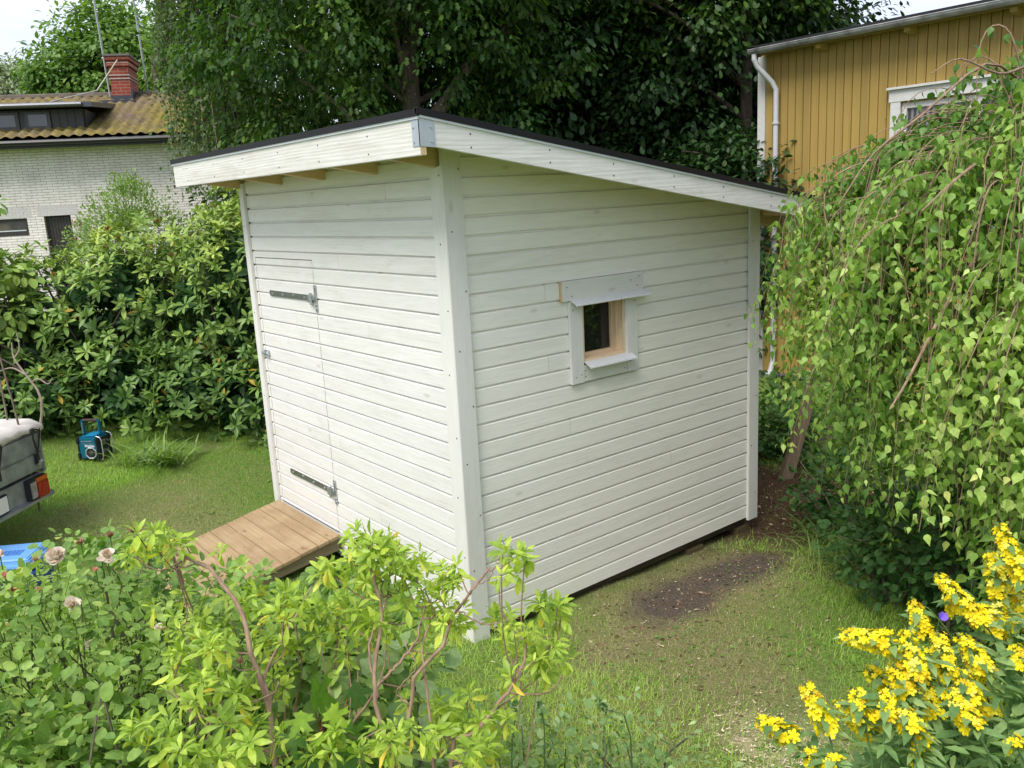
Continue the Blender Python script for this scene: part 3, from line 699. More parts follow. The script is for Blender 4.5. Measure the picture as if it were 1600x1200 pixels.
    b.build_each('tie_strap', RUB, tr)
    b = MB(); b.box((.015, .012, zb+.70), (.06, .022, zb+.74)); b.tube([(.02, .03, zb+.735), (.085, .03, zb+.715)], .009, 8); b.box((.06, .012, zb+.70), (.075, .04, zb+.745)); b.build('tailgate_latch', GALV, tr, bevel=.003)
    for x in (-.16, Wd+.16):
        b = MB(); b.tube([(x-.07, -1.2, .29), (x-.06, -1.2, .29), (x+.06, -1.2, .29), (x+.07, -1.2, .29)], [.26, .285, .285, .26], 28); wh = b.build('wheel', RUB, tr, smooth=False)
        b = MB(); b.tube([(x-.072, -1.2, .29), (x+.072, -1.2, .29)], .16, 20); b.build('rim', GALV, wh)
        b = MB(); pts = [(-1.2+.34*math.cos(a), .29+.34*math.sin(a)) for a in np.linspace(.25, math.pi-.25, 12)]
        for (ya, za), (yb, z_b) in zip(pts[:-1], pts[1:]): b.face([(x-.11, ya, za), (x+.11, ya, za), (x+.11, yb, z_b), (x-.11, yb, z_b)])
        mgd = b.build('mudguard', RUB, tr); mgd.modifiers.new('s', 'SOLIDIFY').thickness = .006
    b = MB(); b.box((Wd/2-.03, -Ln-1.1, .45), (Wd/2+.03, -.2, .51)); b.box((Wd/2-.05, -Ln-1.2, .44), (Wd/2+.05, -Ln-1.1, .54)); b.box((-.2, -1.225, .27), (Wd+.2, -1.175, .32)); b.box((Wd/2-.02, -Ln-.9, .0), (Wd/2+.02, -Ln-.86, .45)); b.box((.02, -1.23, .32), (.08, -1.17, .63)); b.box((Wd-.08, -1.23, .32), (Wd-.02, -1.17, .63)); b.build('drawbar', GD, tr)
make_trailer()

def rot2(a): return Matrix.Rotation(a, 4, 'Z')
def make_cooler():
    cx, cy = -2.83, -2.09; g = gz(cx, cy); ang = math.atan2(-2.033+1.92, -3.121+3.039)+math.pi
    k = thing('cool_box', 'blue plastic cool box with a light blue lid on the lawn', 'cool box', (cx, cy, g), rad(57))
    DB = plain('cooler_blue', (.016, .060, .26), .4, var=.1); LB = plain('cooler_lid', (.15, .36, .72), .4, var=.06)
    # local: x along image-right, y away from the camera
    def ring(w, d, z): return [(-w, -d, z), (w, -d, z), (w, d, z), (-w, d, z)]
    b = MB(); b.hexa(ring(.265, .17, 0)+ring(.285, .185, .29), 0); bd = b.build('body', DB, k, bevel=.028)
    b = MB(); b.hexa(ring(.292, .192, .291)+ring(.285, .186, .345), 0); ld = b.build('lid', LB, k, bevel=.018)
    b = MB(); b.hexa(ring(.262, .165, .345)+ring(.25, .155, .362), 0); b.build('lid_top', LB, ld, bevel=.008)
    b = MB()
    for i in range(9): b.box((-.10+i*.030, -.07, .3625), (-.078+i*.030, .02, .3655))
    b.build('lid_grip', plain('cooler_mid_blue', (.07, .20, .55), .4), ld)
    b = MB(); b.tube([(-.30, -.03, .30), (-.31, -.05, .27), (-.29, -.19, .26), (-.12, -.205, .245), (.12, -.205, .245), (.29, -.19, .26), (.31, -.05, .27), (.30, -.03, .30)], .011, 8); b.build('handle', DB, k)
    b = MB(); b.tube([(-.06, -.186, .31), (-.03, -.198, .30), (.03, -.198, .30), (.06, -.186, .31)], .016, 8); b.build('lid_catch', DB, ld)
make_cooler()

def make_radio():
    cx, cy = -5.02, -.94; g = gz(cx, cy)
    # local +X = blue end normal side (speaker), local +Y = black front normal
    r = thing('site_radio', 'blue and black building-site radio with its carrying handle up', 'radio', (cx, cy, g-.005), rad(-45)); r.scale = (.9, .9, .9)
    BL = plain('radio_blue', (.004, .115, .19), .4, var=.1); BK = plain('radio_black', (.014, .014, .016), .5, var=.2); SL = plain('radio_silver', (.50, .51, .53), .3, .5, var=.1)
    b = MB(); b.box((-.115, -.115, .02), (.115, .115, .27)); b.build('body', BL, r, bevel=.018)
    b = MB()
    for sx in (-1, 1):
        for sy in (-1, 1):
            for z0, z1 in ((0, .10), (.19, .262)): b.box((sx*.128, sy*.128, z0), (sx*.088, sy*.088, z1))
            b.box((sx*.121, sy*.121, .1005), (sx*.09, sy*.09, .1895))
    b.build_each('bumper', BK, r, bevel=.010)
    # speaker on the blue end (+x)
    b = MB(); oct_ = [(math.cos(a)*.062, math.sin(a)*.062) for a in [math.pi/8+k*math.pi/4 for k in range(8)]]
    ci = .035
    b.prism([(.1155, ci+p, .095+q) for p, q in oct_], (.010, 0, 0)); sp = b.build('speaker', BK, r)
    b = MB()
    for k in range(8):
        p, q = oct_[k]; p2, q2 = oct_[(k+1) % 8]; b.tube([(.127, ci+p, .095+q), (.127, ci+p2, .095+q2)], .0075, 6)
    b.tube([(.126, ci-.018, .095), (.130, ci-.018, .095)], .001, 4); b.build('speaker_ring', SL, sp)
    b = MB(); b.disc((.1262, ci, .095), (1, 0, 0), .03, .003, 14); b.build('cone', plain('cone_grey', (.05, .045, .045), .6), sp)
    M = Matrix.Translation((.1162, .022, .172)) @ Matrix.Rotation(math.pi/2, 4, 'Z') @ Matrix.Rotation(math.pi/2, 4, 'X')
    text_mesh('lettering', 'Makita', .042, .0008, plain('letter_white', (.75, .76, .78), .4, var=.02), r, M)
    b = MB(); b.box((.1155, -.07, .222), (.1175, .055, .229)); b.box((.1155, -.075, .198), (.1168, .07, .2)); b.build('trim_stripe', SL, r)
    # front (+y): display, knobs and tube guard
    b = MB(); b.box((-.085, .1155, .02), (.085, .122, .245)); fr = b.build('front_panel', BK, r, bevel=.004)
    b = MB(); b.box((-.02, .1222, .16), (.055, .127, .215)); b.build('display_frame', SL, fr, bevel=.002)
    b = MB(); b.box((-.013, .1272, .166), (.048, .129, .209)); b.build('display', plain('display_grey', (.12, .14, .10), .3), fr)
    b = MB(); b.disc((.03, .122, .09), (0, 1, 0), .032, .014, 16); b.disc((-.05, .122, .09), (0, 1, 0), .018, .014, 12); b.disc((-.055, .122, .19), (0, 1, 0), .015, .014, 12); b.build_each('knob', plain('knob_grey', (.10, .10, .10), .4), fr)
    b = MB()
    for x in (-.10, .10):
        b.tube([(x, .10, .275), (x, .14, .262), (x, .155, .23), (x, .155, .05), (x, .14, .012), (x, .10, .006)], .006, 6)
    b.build_each('guard_tube', SL, r)
    b = MB(); 
    for sy in (-1, 1): b.box((-.02, sy*.095-.012, .272), (.02, sy*.095+.012, .44))
    hd = b.build('handle', BL, r, bevel=.006)
    b = MB(); b.tube([(0, -.083, .432), (0, .083, .432)], .017, 10); b.build('grip', plain('grip_red_black', (.05, .018, .018), .6), hd)
    b = MB()
    for i in range(6): b.box((.0202, -.098, .30+i*.02), (.0215, -.086, .308+i*.02))
    b.build('vent_slots', SL, hd)
    b = MB(); b.box((-.09, -.04, .2705), (.09, .09, .285)); b.build('top_cap', plain('radio_light_blue', (.01, .22, .42), .35), r, bevel=.006)
make_radio()

# ------------------------------------------------------------------ white brick house
def brickmat(name, axis_rz=0, c1=(.93, .88, .84), c2=(.86, .80, .76), mortar=(.40, .36, .34), bw=.22, bh=.056, ms=.006, vert='Z'):
    t = NT(name); o = t.obj(); sp = t.n('SeparateXYZ'); t.l(o, sp.inputs[0]); cb = t.n('CombineXYZ')
    t.l(t.math('ADD', sp.outputs[0], sp.outputs[1]), cb.inputs[0]); t.l(sp.outputs[2], cb.inputs[1])
    br = t.n('TexBrick'); t.l(cb.outputs[0], br.inputs[0]); br.inputs['Color1'].default_value = (*c1, 1); br.inputs['Color2'].default_value = (*c2, 1); br.inputs['Mortar'].default_value = (*mortar, 1)
    br.inputs['Scale'].default_value = 1; br.inputs['Brick Width'].default_value = bw; br.inputs['Row Height'].default_value = bh; br.inputs['Mortar Size'].default_value = ms; br.inputs['Mortar Smooth'].default_value = .3
    c = t.mix(1., br.outputs[0], t.ramp(t.noise(o, 3, 5), [(.3, (.82, .81, .79)), (.7, (1.05, 1.05, 1.05))]), 'MULTIPLY')
    bp = t.n('Bump', invert=True); t.l(br.outputs['Fac'], bp.inputs['Height']); bp.inputs['Strength'].default_value = .35; bp.inputs['Distance'].default_value = .006; t.l(bp.outputs[0], t.b.inputs['Normal'])
    return t.set(Base_Color=c, Roughness=.8, Specular_IOR_Level=.2)

def make_white_house():
    A = np.array((-17.34, .636, 0.)); B = np.array((-15.738, 3.717, 0.)); tdir = unit(B-A); ndir = np.array((tdir[1], -tdir[0], 0))
    rz = math.atan2(tdir[1], tdir[0]); base = A.copy(); base[2] = .5
    h = thing('white_brick_house', 'white brick house with a mossy tiled roof and a long dark dormer', 'house', base, rz)
    def loc(px, py, off=0.):
        P = on_plane(px, py, A+ndir*off, ndir); d = P-base; return float(d@tdir), float(d[2])
    def zl(z): return z-.5
    s0, s1 = -7., 5.6; eave = zl(4.19); D = 6.0; SL = .36
    ws0 = loc(-30, 340)[0]; ws1, wz1 = loc(42, 341); _, wz0 = loc(44, 368)
    ds0, dz1 = loc(68, 338); ds1 = loc(110, 336)[0]; dz0 = dz1-2.1
    # wall with openings (local: x along wall, -y outward)
    b = MB()
    def wall(x0, x1, z0, z1): b.box((x0, 0, z0), (x1, .25, z1), 0)
    wall(s0, ws0, zl(0), eave); wall(ws1, ds0, zl(0), eave); wall(ds1, s1, zl(0), eave)
    wall(ws0, ws1, wz1, eave); wall(ws0, ws1, zl(0), wz0); wall(ds0, ds1, dz1, eave)
    WM = brickmat('white_brick')
    b.build('wall', WM, h)
    b = MB(); b.box((s0, .26, zl(0)), (s0+.25, D, eave), 0); b.box((s1-.25, .26, zl(0)), (s1, D, eave), 0); b.box((s0+.26, D-.25, zl(0)), (s1-.26, D, eave), 0)
    for x in (s0, s1-.25): b.prism([(x, .0, eave+.001), (x, D, eave+.001), (x, D/2, eave+D/2*SL)], (.25, 0, 0), 0)
    b.build('rear_wall', WM, h)
    dk = plain('dark_brown_wood', (.035, .028, .025), .5, var=.3)
    b = MB(); n = 9; w = (ds1-ds0)/n
    for i in range(n): b.box((ds0+i*w+.004, .10, dz0), (ds0+(i+1)*w-.004, .14, dz1-.03))
    dr = b.build('door', dk, h)
    b = MB(); b.box((ds0+.02, .07, dz1-1.1), (ds0+.06, .10, dz1-.98)); b.build('door_handle', GALV, dr)
    b = MB(); b.box((ds0, .141, dz0), (ds1, .2, dz1)); b.build('door_frame', plain('black_frame', (.01, .01, .01), .5), h)
    b = MB(); f = .06; b.box((ws0, .04, wz0), (ws1, .10, wz0+.10)); b.box((ws0, .04, wz1-f), (ws1, .1, wz1)); b.box((ws0, .04, wz0+.10), (ws0+f, .1, wz1-f)); b.box((ws1-f, .04, wz0+.10), (ws1, .1, wz1-f))
    wn = b.build('window', dk, h)
    b = MB(); b.box((ws0+f, .03, wz0+.101), (ws1-f, .05, wz0+.125)); b.build('sill', WHITEM, wn)
    t = NT('room_glass'); t.set(Base_Color=t.ramp(t.noise(t.obj(), 2.5, 4), [(.35, (.03, .035, .03)), (.6, (.13, .11, .075))]), Roughness=.05)
    b = MB(); b.box((ws0+f, .07, wz0+.126), (ws1-f, .08, wz1-f)); b.build('pane', t.m, wn)
    # soldier course lintels
    b = MB()
    for (a, c, z) in ((ws0, ws1, wz1), (ds0, ds1, dz1)):
        x = a-.12
        while x < c+.10: b.box((x+.005, -.004, z+.004), (x+.07, .0-.0005, z+.23)); x += .075
    b.build_each('lintel', plain('white_lintel', (.60, .57, .56), .8, var=.1), h)
    # wall lamp
    lx, lz = loc(124, 352); b = MB(); b.tube([(lx, -.0, lz), (lx, -.12, lz+.02), (lx, -.16, lz-.02)], .015, 8); la = b.build('wall_lamp', plain('lamp_black', (.01, .01, .01), .5), h)
    b = MB(); pr = [(.02, .10), (.07, .09), (.10, .04), (.105, 0)]
    b.tube([(lx, -.16, lz+.14), (lx, -.16, lz+.13), (lx, -.16, lz+.08), (lx, -.16, lz-.0)], [.02, .07, .10, .11], 12); b.build('lamp_shade', plain('lamp_copper', (.35, .27, .22), .4, .4), la)
    # tiled roof
    oh = .45; ridge = eave+.10+(D/2+oh)*SL
    def tiles(y0, z0, y1, z1, name):
        nx = int((s1+.5-(s0-.4))/.044); rows = 17
        xs = np.linspace(s0-.4, s1+.5, nx); V = []
        L = math.hypot(y1-y0, z1-z0); ny, nz_ = -(z1-z0)/L, (y1-y0)/L
        if nz_ < 0: ny, nz_ = -ny, -nz_
        sts = []
        for r in range(rows): sts += [(r/rows, .075), ((r+1)/rows, .0)]
        for f_, up_ in sts:
            for x in xs:
                wv = .024*math.sin(x*2*math.pi/.22); hgt = up_+wv; V.append((x, y0+(y1-y0)*f_+ny*hgt, z0+(z1-z0)*f_+nz_*hgt))
        V = np.array(V); I = np.arange(len(sts)*nx).reshape(len(sts), nx); q = np.stack([I[:-1, :-1], I[:-1, 1:], I[1:, 1:], I[1:, :-1]], -1).reshape(-1, 4)
        t = NT('mossy_tiles'); o = t.obj(); m1 = t.noise(o, .55, 5, .6, .3); m2 = t.noise(o, 7, 5, .7)
        sp = t.n('SeparateXYZ'); t.l(o, sp.inputs[0])
        sxx = t.ramp(t.math('MULTIPLY_ADD', sp.outputs[0], .1, .45), [(.1, .12), (.85, .42)])
        f_ = t.ramp(t.math('MULTIPLY_ADD', m1, .55, t.math('MULTIPLY_ADD', m2, .35, t.math('MULTIPLY', sxx, .5))), [(.50, 0.), (.72, 1.)])
        base_c = t.ramp(m2, [(.3, (.11, .078, .06)), (.7, (.24, .175, .14))]); moss = t.ramp(m2, [(.3, (.15, .125, .014)), (.7, (.31, .25, .03))])
        t.set(Base_Color=t.mix(f_, base_c, moss), Roughness=.85)
        return mesh_np(name, V, q.ravel(), np.arange(len(q))*4, t.m, h)
    rf = tiles(-oh, eave+.10, D/2, ridge, 'roof'); rb = tiles(D+oh, eave+.10, D/2, ridge, 'roof')
    b = MB(); b.tube([(s0-.4, D/2, ridge+.02), (s1+.5, D/2, ridge+.02)], .10, 8); b.build('ridge_tiles', plain('ridge_brown', (.10, .08, .06), .85, var=.4, scale=5), h)
    b = MB(); b.box((s0-.4, -oh-.01, eave-.06), (s1+.5, -oh+.03, eave+.10)); b.box((s0-.4, -oh+.031, eave-.03), (s1+.5, -.001, eave-.002)); b.build('eave_board', plain('eave_dark', (.02, .018, .017), .5), h)
    b = MB(); b.tube([(s0-.4, -oh-.07, eave+.05), (s1+.5, -oh-.07, eave+.05)], .06, 8); b.build('gutter', plain('gutter_black', (.012, .012, .013), .35), h)
    # dormer (long, dark)
    def zr(y): return eave+.10+(y+oh)*SL
    dxe, dze = loc(133, 200, -.2); dtop = loc(133, 168, -.2)[1]
    yf = .20; b = MB(); zb_ = zr(yf)-.02; zt = dtop-.02
    DM = plain('dormer_dark', (.028, .026, .028), .45, var=.25)
    n = int((dxe-s0)/.16)
    b.box((s0+.3, yf, zb_), (dxe, yf+.1, zt), .5)
    for i in range(n): b.box((dxe-(i+1)*.16+.006, yf-.018, zb_+.02), (dxe-i*.16-.006, yf-.001, zt), random.random())
    dm = b.build('dormer', DM, h)
    ytop_ = (zt-eave-.10)/SL-oh
    b = MB(); b.prism([(dxe+.001, yf+.101, zb_+.02), (dxe+.001, yf+.101, zt), (dxe+.001, ytop_, zt)], (.02, 0, 0)); b.build('dormer_cheek', plain('dormer_lead', (.085, .09, .11), .4, .2), dm)
    b = MB(); b.hexa([(s0+.2, yf-.35, zt+.0), (dxe+.28, yf-.35, zt+.0), (dxe+.28, ytop_+.9, zt+.20), (s0+.2, ytop_+.9, zt+.20), (s0+.2, yf-.35, zt+.10), (dxe+.28, yf-.35, zt+.10), (dxe+.28, ytop_+.9, zt+.32), (s0+.2, ytop_+.9, zt+.32)]); b.build('dormer_roof', plain('dormer_metal', (.075, .08, .10), .35, .3), dm)
    b = MB(); b.tube([(s0+.2, yf-.40, zt+.05), (dxe+.1, yf-.40, zt+.05)], .05, 8); b.build('dormer_gutter', plain('gutter_grey', (.12, .125, .14), .35, .4), dm)
    wa = loc(40, 188, -.2)[0]; wb_ = loc(80, 188, -.2)[0]; ww = wb_-wa; pit = ww+.12; zc = (zb_+zt)/2+.03
    for k in range(4):
        x0 = wa-k*pit
        if x0 < s0+.5: break
        b = MB(); b.box((x0, yf-.05, zc-.20), (x0+ww, yf-.019, zc+.16)); w_ = b.build('dormer_window', plain('dormer_frame', (.05, .05, .055), .4), dm, bevel=.004)
        b = MB(); b.box((x0+.07, yf-.056, zc-.14), (x0+ww-.07, yf-.051, zc+.10)); b.build('pane', plain('dormer_pane', (.07, .08, .09), .08, spec=.8, var=.2, scale=2), w_)
    # chimney
    def loc3(px, py, yy): return loc(px, py, -yy)
    yc = D/2-.5; cx0 = loc3(170, 110, yc)[0]; cx1 = loc3(200, 110, yc)[0]; ctop = loc3(180, 84, yc)[1]; cbot = zr(yc)-.1; cw = cx1-cx0; cd = .95
    RB = brickmat('red_brick', 0, (.33, .075, .045), (.25, .05, .03), (.30, .20, .16), .22, .075, .008)
    b = MB(); b.box((cx0, yc, cbot), (cx1, yc+cd, ctop-.14), 0); ch = b.build('chimney', RB, h)
    b = MB(); b.box((cx0-.04, yc-.04, ctop-.28), (cx1+.04, yc+cd+.04, ctop-.21)); b.box((cx0-.06, yc-.06, ctop-.14), (cx1+.06, yc+cd+.06, ctop-.06)); b.build_each('brick_course', RB, ch)
    b = MB(); b.box((cx0-.03, yc-.03, ctop-.209), (cx1+.03, yc+cd+.03, ctop-.19)); b.box((cx0-.02, yc-.02, cbot+.62), (cx1+.02, yc+cd+.02, cbot+.64)); b.box((cx0-.02, yc-.02, cbot+.70), (cx1+.02, yc+cd+.02, cbot+.72)); b.build_each('pale_band', plain('pale_mortar', (.45, .38, .36), .8), ch)
    b = MB(); b.box((cx0-.09, yc-.09, ctop-.06), (cx1+.09, yc+cd+.09, ctop-.01)); b.build('chimney_cap', plain('cap_slab', (.14, .13, .12), .8), ch, bevel=.006)
    b = MB(); b.box((cx0-.03, yc-.05, cbot), (cx1+.03, yc-.001, cbot+.24)); b.box((cx0-.25, yc-.30, zr(yc-.3)+.06), (cx1+.1, yc-.06, zr(yc-.3)+.12)); b.box((cx1+.001, yc-.04, cbot), (cx1+.04, yc+cd, cbot+.34)); b.build('chimney_flashing', plain('flashing_lead', (.05, .055, .07), .4, .3), ch)
    b = MB(); b.tube([(cx0+.55*cw, yc-.065, ctop-.15), (cx0-.1, yc-1.0, zr(yc-1.)+.5), (cx0-.75, yf+.0, zt+.16)], .014, 5); b.build('chimney_ladder_rail', plain('pale_rail', (.45, .42, .33), .5), ch)
    return h, base, tdir, ndir, (cx0, cx1, yc, cd, ctop, cbot)
WH = make_white_house()

def make_antennas():
    h, base, tdir, ndir, (cx0, cx1, yc, cd, ctop, cbot) = WH
    def w(x, y, z): return base+tdir*x-ndir*y+np.array((0, 0, z))
    mt = plain('antenna_alu', (.42, .43, .44), .4, .6)
    for i, (x, y, lab, topx, topy) in enumerate(((cx0-.12, yc+.3, 'tall thin aerial mast rising at the left side of the red chimney', 146, -20), (cx1+.25, yc+.7, 'tall thin aerial mast rising behind the right side of the red chimney', 213, -20))):
        P = w(x, y, cbot+.25); r = thing('antenna_mast', lab, 'aerial', P, group='aerial masts by the brick chimney')
        Q = P+np.array((0, 0, 4.0)) ; lean = np.array((CR[0], CR[1], 0))*-.10*(1 if i == 0 else .7)
        b = MB(); b.tube([(0, 0, 0), tuple(lean*1+np.array((0, 0, 3.9)))], .022, 6); b.build('pole', mt, r)
        b = MB(); e = np.array((CR[0], CR[1], 0))
        def at_(f, s): return tuple(lean*f/3.9+e*s+np.array((0, 0, f)))
        b.tube([at_(2.9, -1.1), at_(3.05, .7)], .010, 5)
        for k in range(7):
            s = -1.0+k*.25; p = np.array(at_(2.92, s)); p[2] += .12+(.01*k); g = np.array((-e[1], e[0], 0))*.28; b.tube([tuple(p-g), tuple(p+g)], .006, 4); 
        b.build('aerial', mt, r)
make_antennas()

# ------------------------------------------------------------------ yellow wooden house
def make_yellow_house():
    X0, Y0 = -3.37, 7.6; zf = -.02; ze = 4.30
    h = thing('yellow_wooden_house', 'yellow wooden house with vertical boards, white trim and a dark roof', 'house', (X0, Y0, -.2))
    S = (X0, Y0, -.2)
    t = NT('yellow_boards'); o = t.obj(); g = t.noise(t.mapping(o, (20, 20, 1)), 1.5, 5); bl = t.noise(o, 1.2, 4); bv = t.attr('bv')
    c = t.ramp(t.math('MULTIPLY_ADD', g, .4, t.math('MULTIPLY', bl, .6)), [(.3, (.33, .225, .065)), (.7, (.41, .285, .085))]); c = t.mix(1., c, t.ramp(bv, [(0, (.9, .9, .9)), (1, (1.06, 1.05, 1.0))]), 'MULTIPLY')
    t.bump(g, .2, .003); YM = t.set(Base_Color=c, Roughness=.6, Specular_IOR_Level=.3)
    TW = plain('yellow_house_trim', (.58, .57, .54), .5, var=.08)
    wx0, wx1, wz0, wz1 = -1.38, .30, 2.0, 3.46
    x = X0+.10; b = MB(); L = 8.2
    b.box((X0, Y0+.021, zf), (wx0, Y0+.2, ze), .5); b.box((wx1, Y0+.021, zf), (X0+L, Y0+.2, ze), .5); b.box((wx0, Y0+.021, zf), (wx1, Y0+.2, wz0), .5); b.box((wx0, Y0+.021, wz1), (wx1, Y0+.2, ze), .5)
    while x < X0+L:
        for (a, c_, d) in ((x, x+.083, 0.0), (x+.085, x+.108, -.012)):
            bvv = random.random()
            for z0, z1 in (((zf, wz0), (wz1, ze)) if (a < wx1 and c_ > wx0) else ((zf, ze),)):
                b.box((a, Y0+d, z0), (c_, Y0+.0205, z1), bvv)
        x += .114
    b.build('wall', YM, h, shift=S)
    b = MB(); b.box((X0, Y0+.21, zf), (X0+.15, Y0+7, ze)); b.box((X0+L-.15, Y0+.21, zf), (X0+L, Y0+7, ze)); b.box((X0+.16, Y0+6.85, zf), (X0+L-.16, Y0+7, ze))
    for xx in (X0+.001, X0+L-.15): b.prism([(xx, Y0+.21, ze+.001), (xx, Y0+7, ze+.001), (xx, Y0+3.5, ze+.25)], (.149, 0, 0))
    b.build('rear_wall', YM, h, shift=S)
    b = MB(); b.box((X0+.05, Y0+.04, -.4), (X0+L-.05, Y0+6.9, zf-.002)); b.build('plinth', plain('plinth_grey', (.07, .07, .075), .8, var=.2), h, shift=S)
    b = MB(); b.box((X0-.02, Y0-.03, zf-.03), (X0+L, Y0-.002+.02, zf+.0)); b.build('base_flashing', plain('base_strip', (.10, .10, .11), .5), h, shift=S)
    b = MB(); b.box((X0-.022, Y0-.026, zf), (X0+.095, Y0-.0005+.02, ze-.02)); b.box((X0-.024, Y0+.0205, zf), (X0-.001, Y0+.12, ze-.02)); b.build('corner_board', TW, h, shift=S, bevel=.003)
    # window
    f = .12
    b = MB(); yy = Y0-.045
    b.box((wx0-f, yy, wz0-.02), (wx0, Y0-.013, wz1+.02)); b.box((wx1, yy, wz0-.02), (wx1+f, Y0-.013, wz1+.02)); b.box((wx0-f-.02, yy-.005, wz1+.021), (wx1+f+.02, Y0-.013, wz1+.16)); b.box((wx0-f-.04, yy-.04, wz1+.161), (wx1+f+.04, Y0-.013, wz1+.19)); b.box((wx0-f-.02, yy-.03, wz0-.12), (wx1+f+.02, Y0-.013, wz0-.021))
    wd = b.build('window', TW, h, shift=S, bevel=.003)
    b = MB(); m_ = (wx0+wx1)/2
    for a, c_ in ((wx0, m_-.02), (m_+.02, wx1)):
        b.box((a, Y0+.0, wz0), (a+.06, Y0+.06, wz1)); b.box((c_-.06, Y0+.0, wz0), (c_, Y0+.06, wz1)); b.box((a+.06, Y0, wz0), (c_-.06, Y0+.06, wz0+.06)); b.box((a+.06, Y0, wz1-.06), (c_-.06, Y0+.06, wz1))
    b.box((m_-.02, Y0-.01, wz0), (m_+.02, Y0+.06, wz1)); b.build('sash', TW, wd, shift=S)
    tg = NT('dim_curtained_glass'); og = tg.obj(); sp = tg.n('TexWave', bands_direction='X'); tg.l(og, sp.inputs[0]); sp.inputs['Scale'].default_value = 5; sp.inputs['Distortion'].default_value = 2
    tg.set(Base_Color=tg.ramp(sp.outputs[0], [(.3, (.03, .03, .035)), (.8, (.20, .19, .20))]), Roughness=.06)
    b = MB(); b.box((wx0+.05, Y0+.03, wz0+.05), (wx1-.05, Y0+.04, wz1-.05)); b.build('pane', tg.m, wd, shift=S)
    # roof with eave, rafter ends, gutter
    E0 = Y0-.24; za = 4.40; sl = .10; xa, xb = X0+.07, X0+L+.3
    def zr(y): return za+(y-E0)*sl
    b = MB(); b.hexa([(xa, E0, za-.10), (xb, E0, za-.10), (xb, Y0+3.5, zr(Y0+3.5)-.10), (xa, Y0+3.5, zr(Y0+3.5)-.10), (xa, E0, za), (xb, E0, za), (xb, Y0+3.5, zr(Y0+3.5)), (xa, Y0+3.5, zr(Y0+3.5))])
    b.hexa([(xa, Y0+3.501, zr(Y0+3.5)-.10), (xb, Y0+3.501, zr(Y0+3.5)-.10), (xb, Y0+7.5, za-.10), (xa, Y0+7.5, za-.10), (xa, Y0+3.501, zr(Y0+3.5)), (xb, Y0+3.501, zr(Y0+3.5)), (xb, Y0+7.5, za), (xa, Y0+7.5, za)])
    rf = b.build('roof', plain('roof_black', (.012, .012, .013), .8, var=.3), h, shift=S)
    b = MB(); b.hexa([(xa+.02, E0+.02, za-.125), (xb-.02, E0+.02, za-.125), (xb-.02, Y0, zr(Y0)-.125), (xa+.02, Y0, zr(Y0)-.125), (xa+.02, E0+.02, za-.101), (xb-.02, E0+.02, za-.101), (xb-.02, Y0, zr(Y0)-.101), (xa+.02, Y0, zr(Y0)-.101)]); b.build('soffit', YM, rf, shift=S)
    for k in range(7):
        x = X0+.95+k*1.13; b = MB(); b.prism([(x, E0+.03, za-.126), (x, E0+.04, za-.17), (x, Y0-.013, za-.20), (x, Y0-.013, za-.126+.03)], (.07, 0, 0)); b.build_each('rafter_end', YM, rf, shift=S)
    GM = plain('gutter_zinc', (.30, .30, .30), .5, .3, var=.45, scale=7)
    b = MB(); yg = E0-.05
    for s_ in (-1,): 
        prof = [(yg+.055*math.cos(a), za-.06+.055*math.sin(a)) for a in np.linspace(math.pi, 2*math.pi, 9)]
        for (ya, z1), (yb, z2) in zip(prof[:-1], prof[1:]): b.face([(xa-.03, ya, z1), (xb, ya, z1), (xb, yb, z2), (xa-.03, yb, z2)], .5)
        b.face([(xa-.03, p, q) for p, q in prof], .5)
    b.tube([(xa-.03, yg-.055, za-.058), (xb, yg-.055, za-.058)], .009, 6); gt = b.build('gutter', GM, rf, shift=S); gt.modifiers.new('s', 'SOLIDIFY').thickness = .004
    b = MB(); xd = X0+.30; b.tube([(X0+.11, yg, za-.115), (X0+.11, yg, za-.18), (X0+.13, yg+.04, za-.27), (xd-.04, Y0-.10, za-.48), (xd, Y0-.07, za-.58), (xd, Y0-.07, za-.8), (xd, Y0-.07, .15), (xd, Y0-.12, .02), (xd, Y0-.2, -.03)], .036, 12)
    for z in (.6, 1.9, 3.4): b.tube([(xd, Y0-.07, z-.015), (xd, Y0-.07, z+.015)], .048, 12)
    b.build('downpipe', plain('downpipe_white', (.50, .50, .51), .45, var=.06), h, shift=S, smooth=False)
make_yellow_house()

def make_mast():
    P = at(1313, 60, 26); b = MB(); b.tube([(0, 0, 0), (0, 0, P[2]+3.5)], [.10, .06], 8)
    loc = (float(P[0]), float(P[1]), -.2)
    r = thing('lamp_post', 'slim pale grey pole behind the yellow house roof', 'pole', loc)
    b.build('pole', plain('mast_grey', (.42, .43, .44), .6), r)
    b = MB(); b.tube([(0, 0, P[2]+3.4), (.2, 0, P[2]+3.6), (.7, 0, P[2]+3.65)], .04, 8); b.box((.6, -.1, P[2]+3.6), (1.1, .1, P[2]+3.7)); b.build('lamp_head', GREYM, r)
make_mast()

def make_stake():
    P = (-.55, 4.10, -.14); d = at(1262, 630, 8.05)-np.array((-.55, 4.10, -.14))
    d = unit(d)*1.12
    r = thing('leaning_stake', 'weathered brown wooden stake leaning beneath the birch', 'stake', P)
    b = MB(); s = np.cross(d, (1, 1, 0)); a = unit(np.array((CR[0], CR[1], 0)))*.06; c = unit(np.array((CR[1], -CR[0], 0)))*.035
    b.hexa([tuple(q-.1*d) for q in (-a-c, a-c, a+c, -a+c)]+[tuple(q+d) for q in (-a*.9-c, a*.9-c, a*.9+c, -a*.9+c)])
    b.build('post', raw_wood('stake_wood', 2, (.30, .22, .15), (.17, .12, .08), .3), r, bevel=.004)
make_stake()

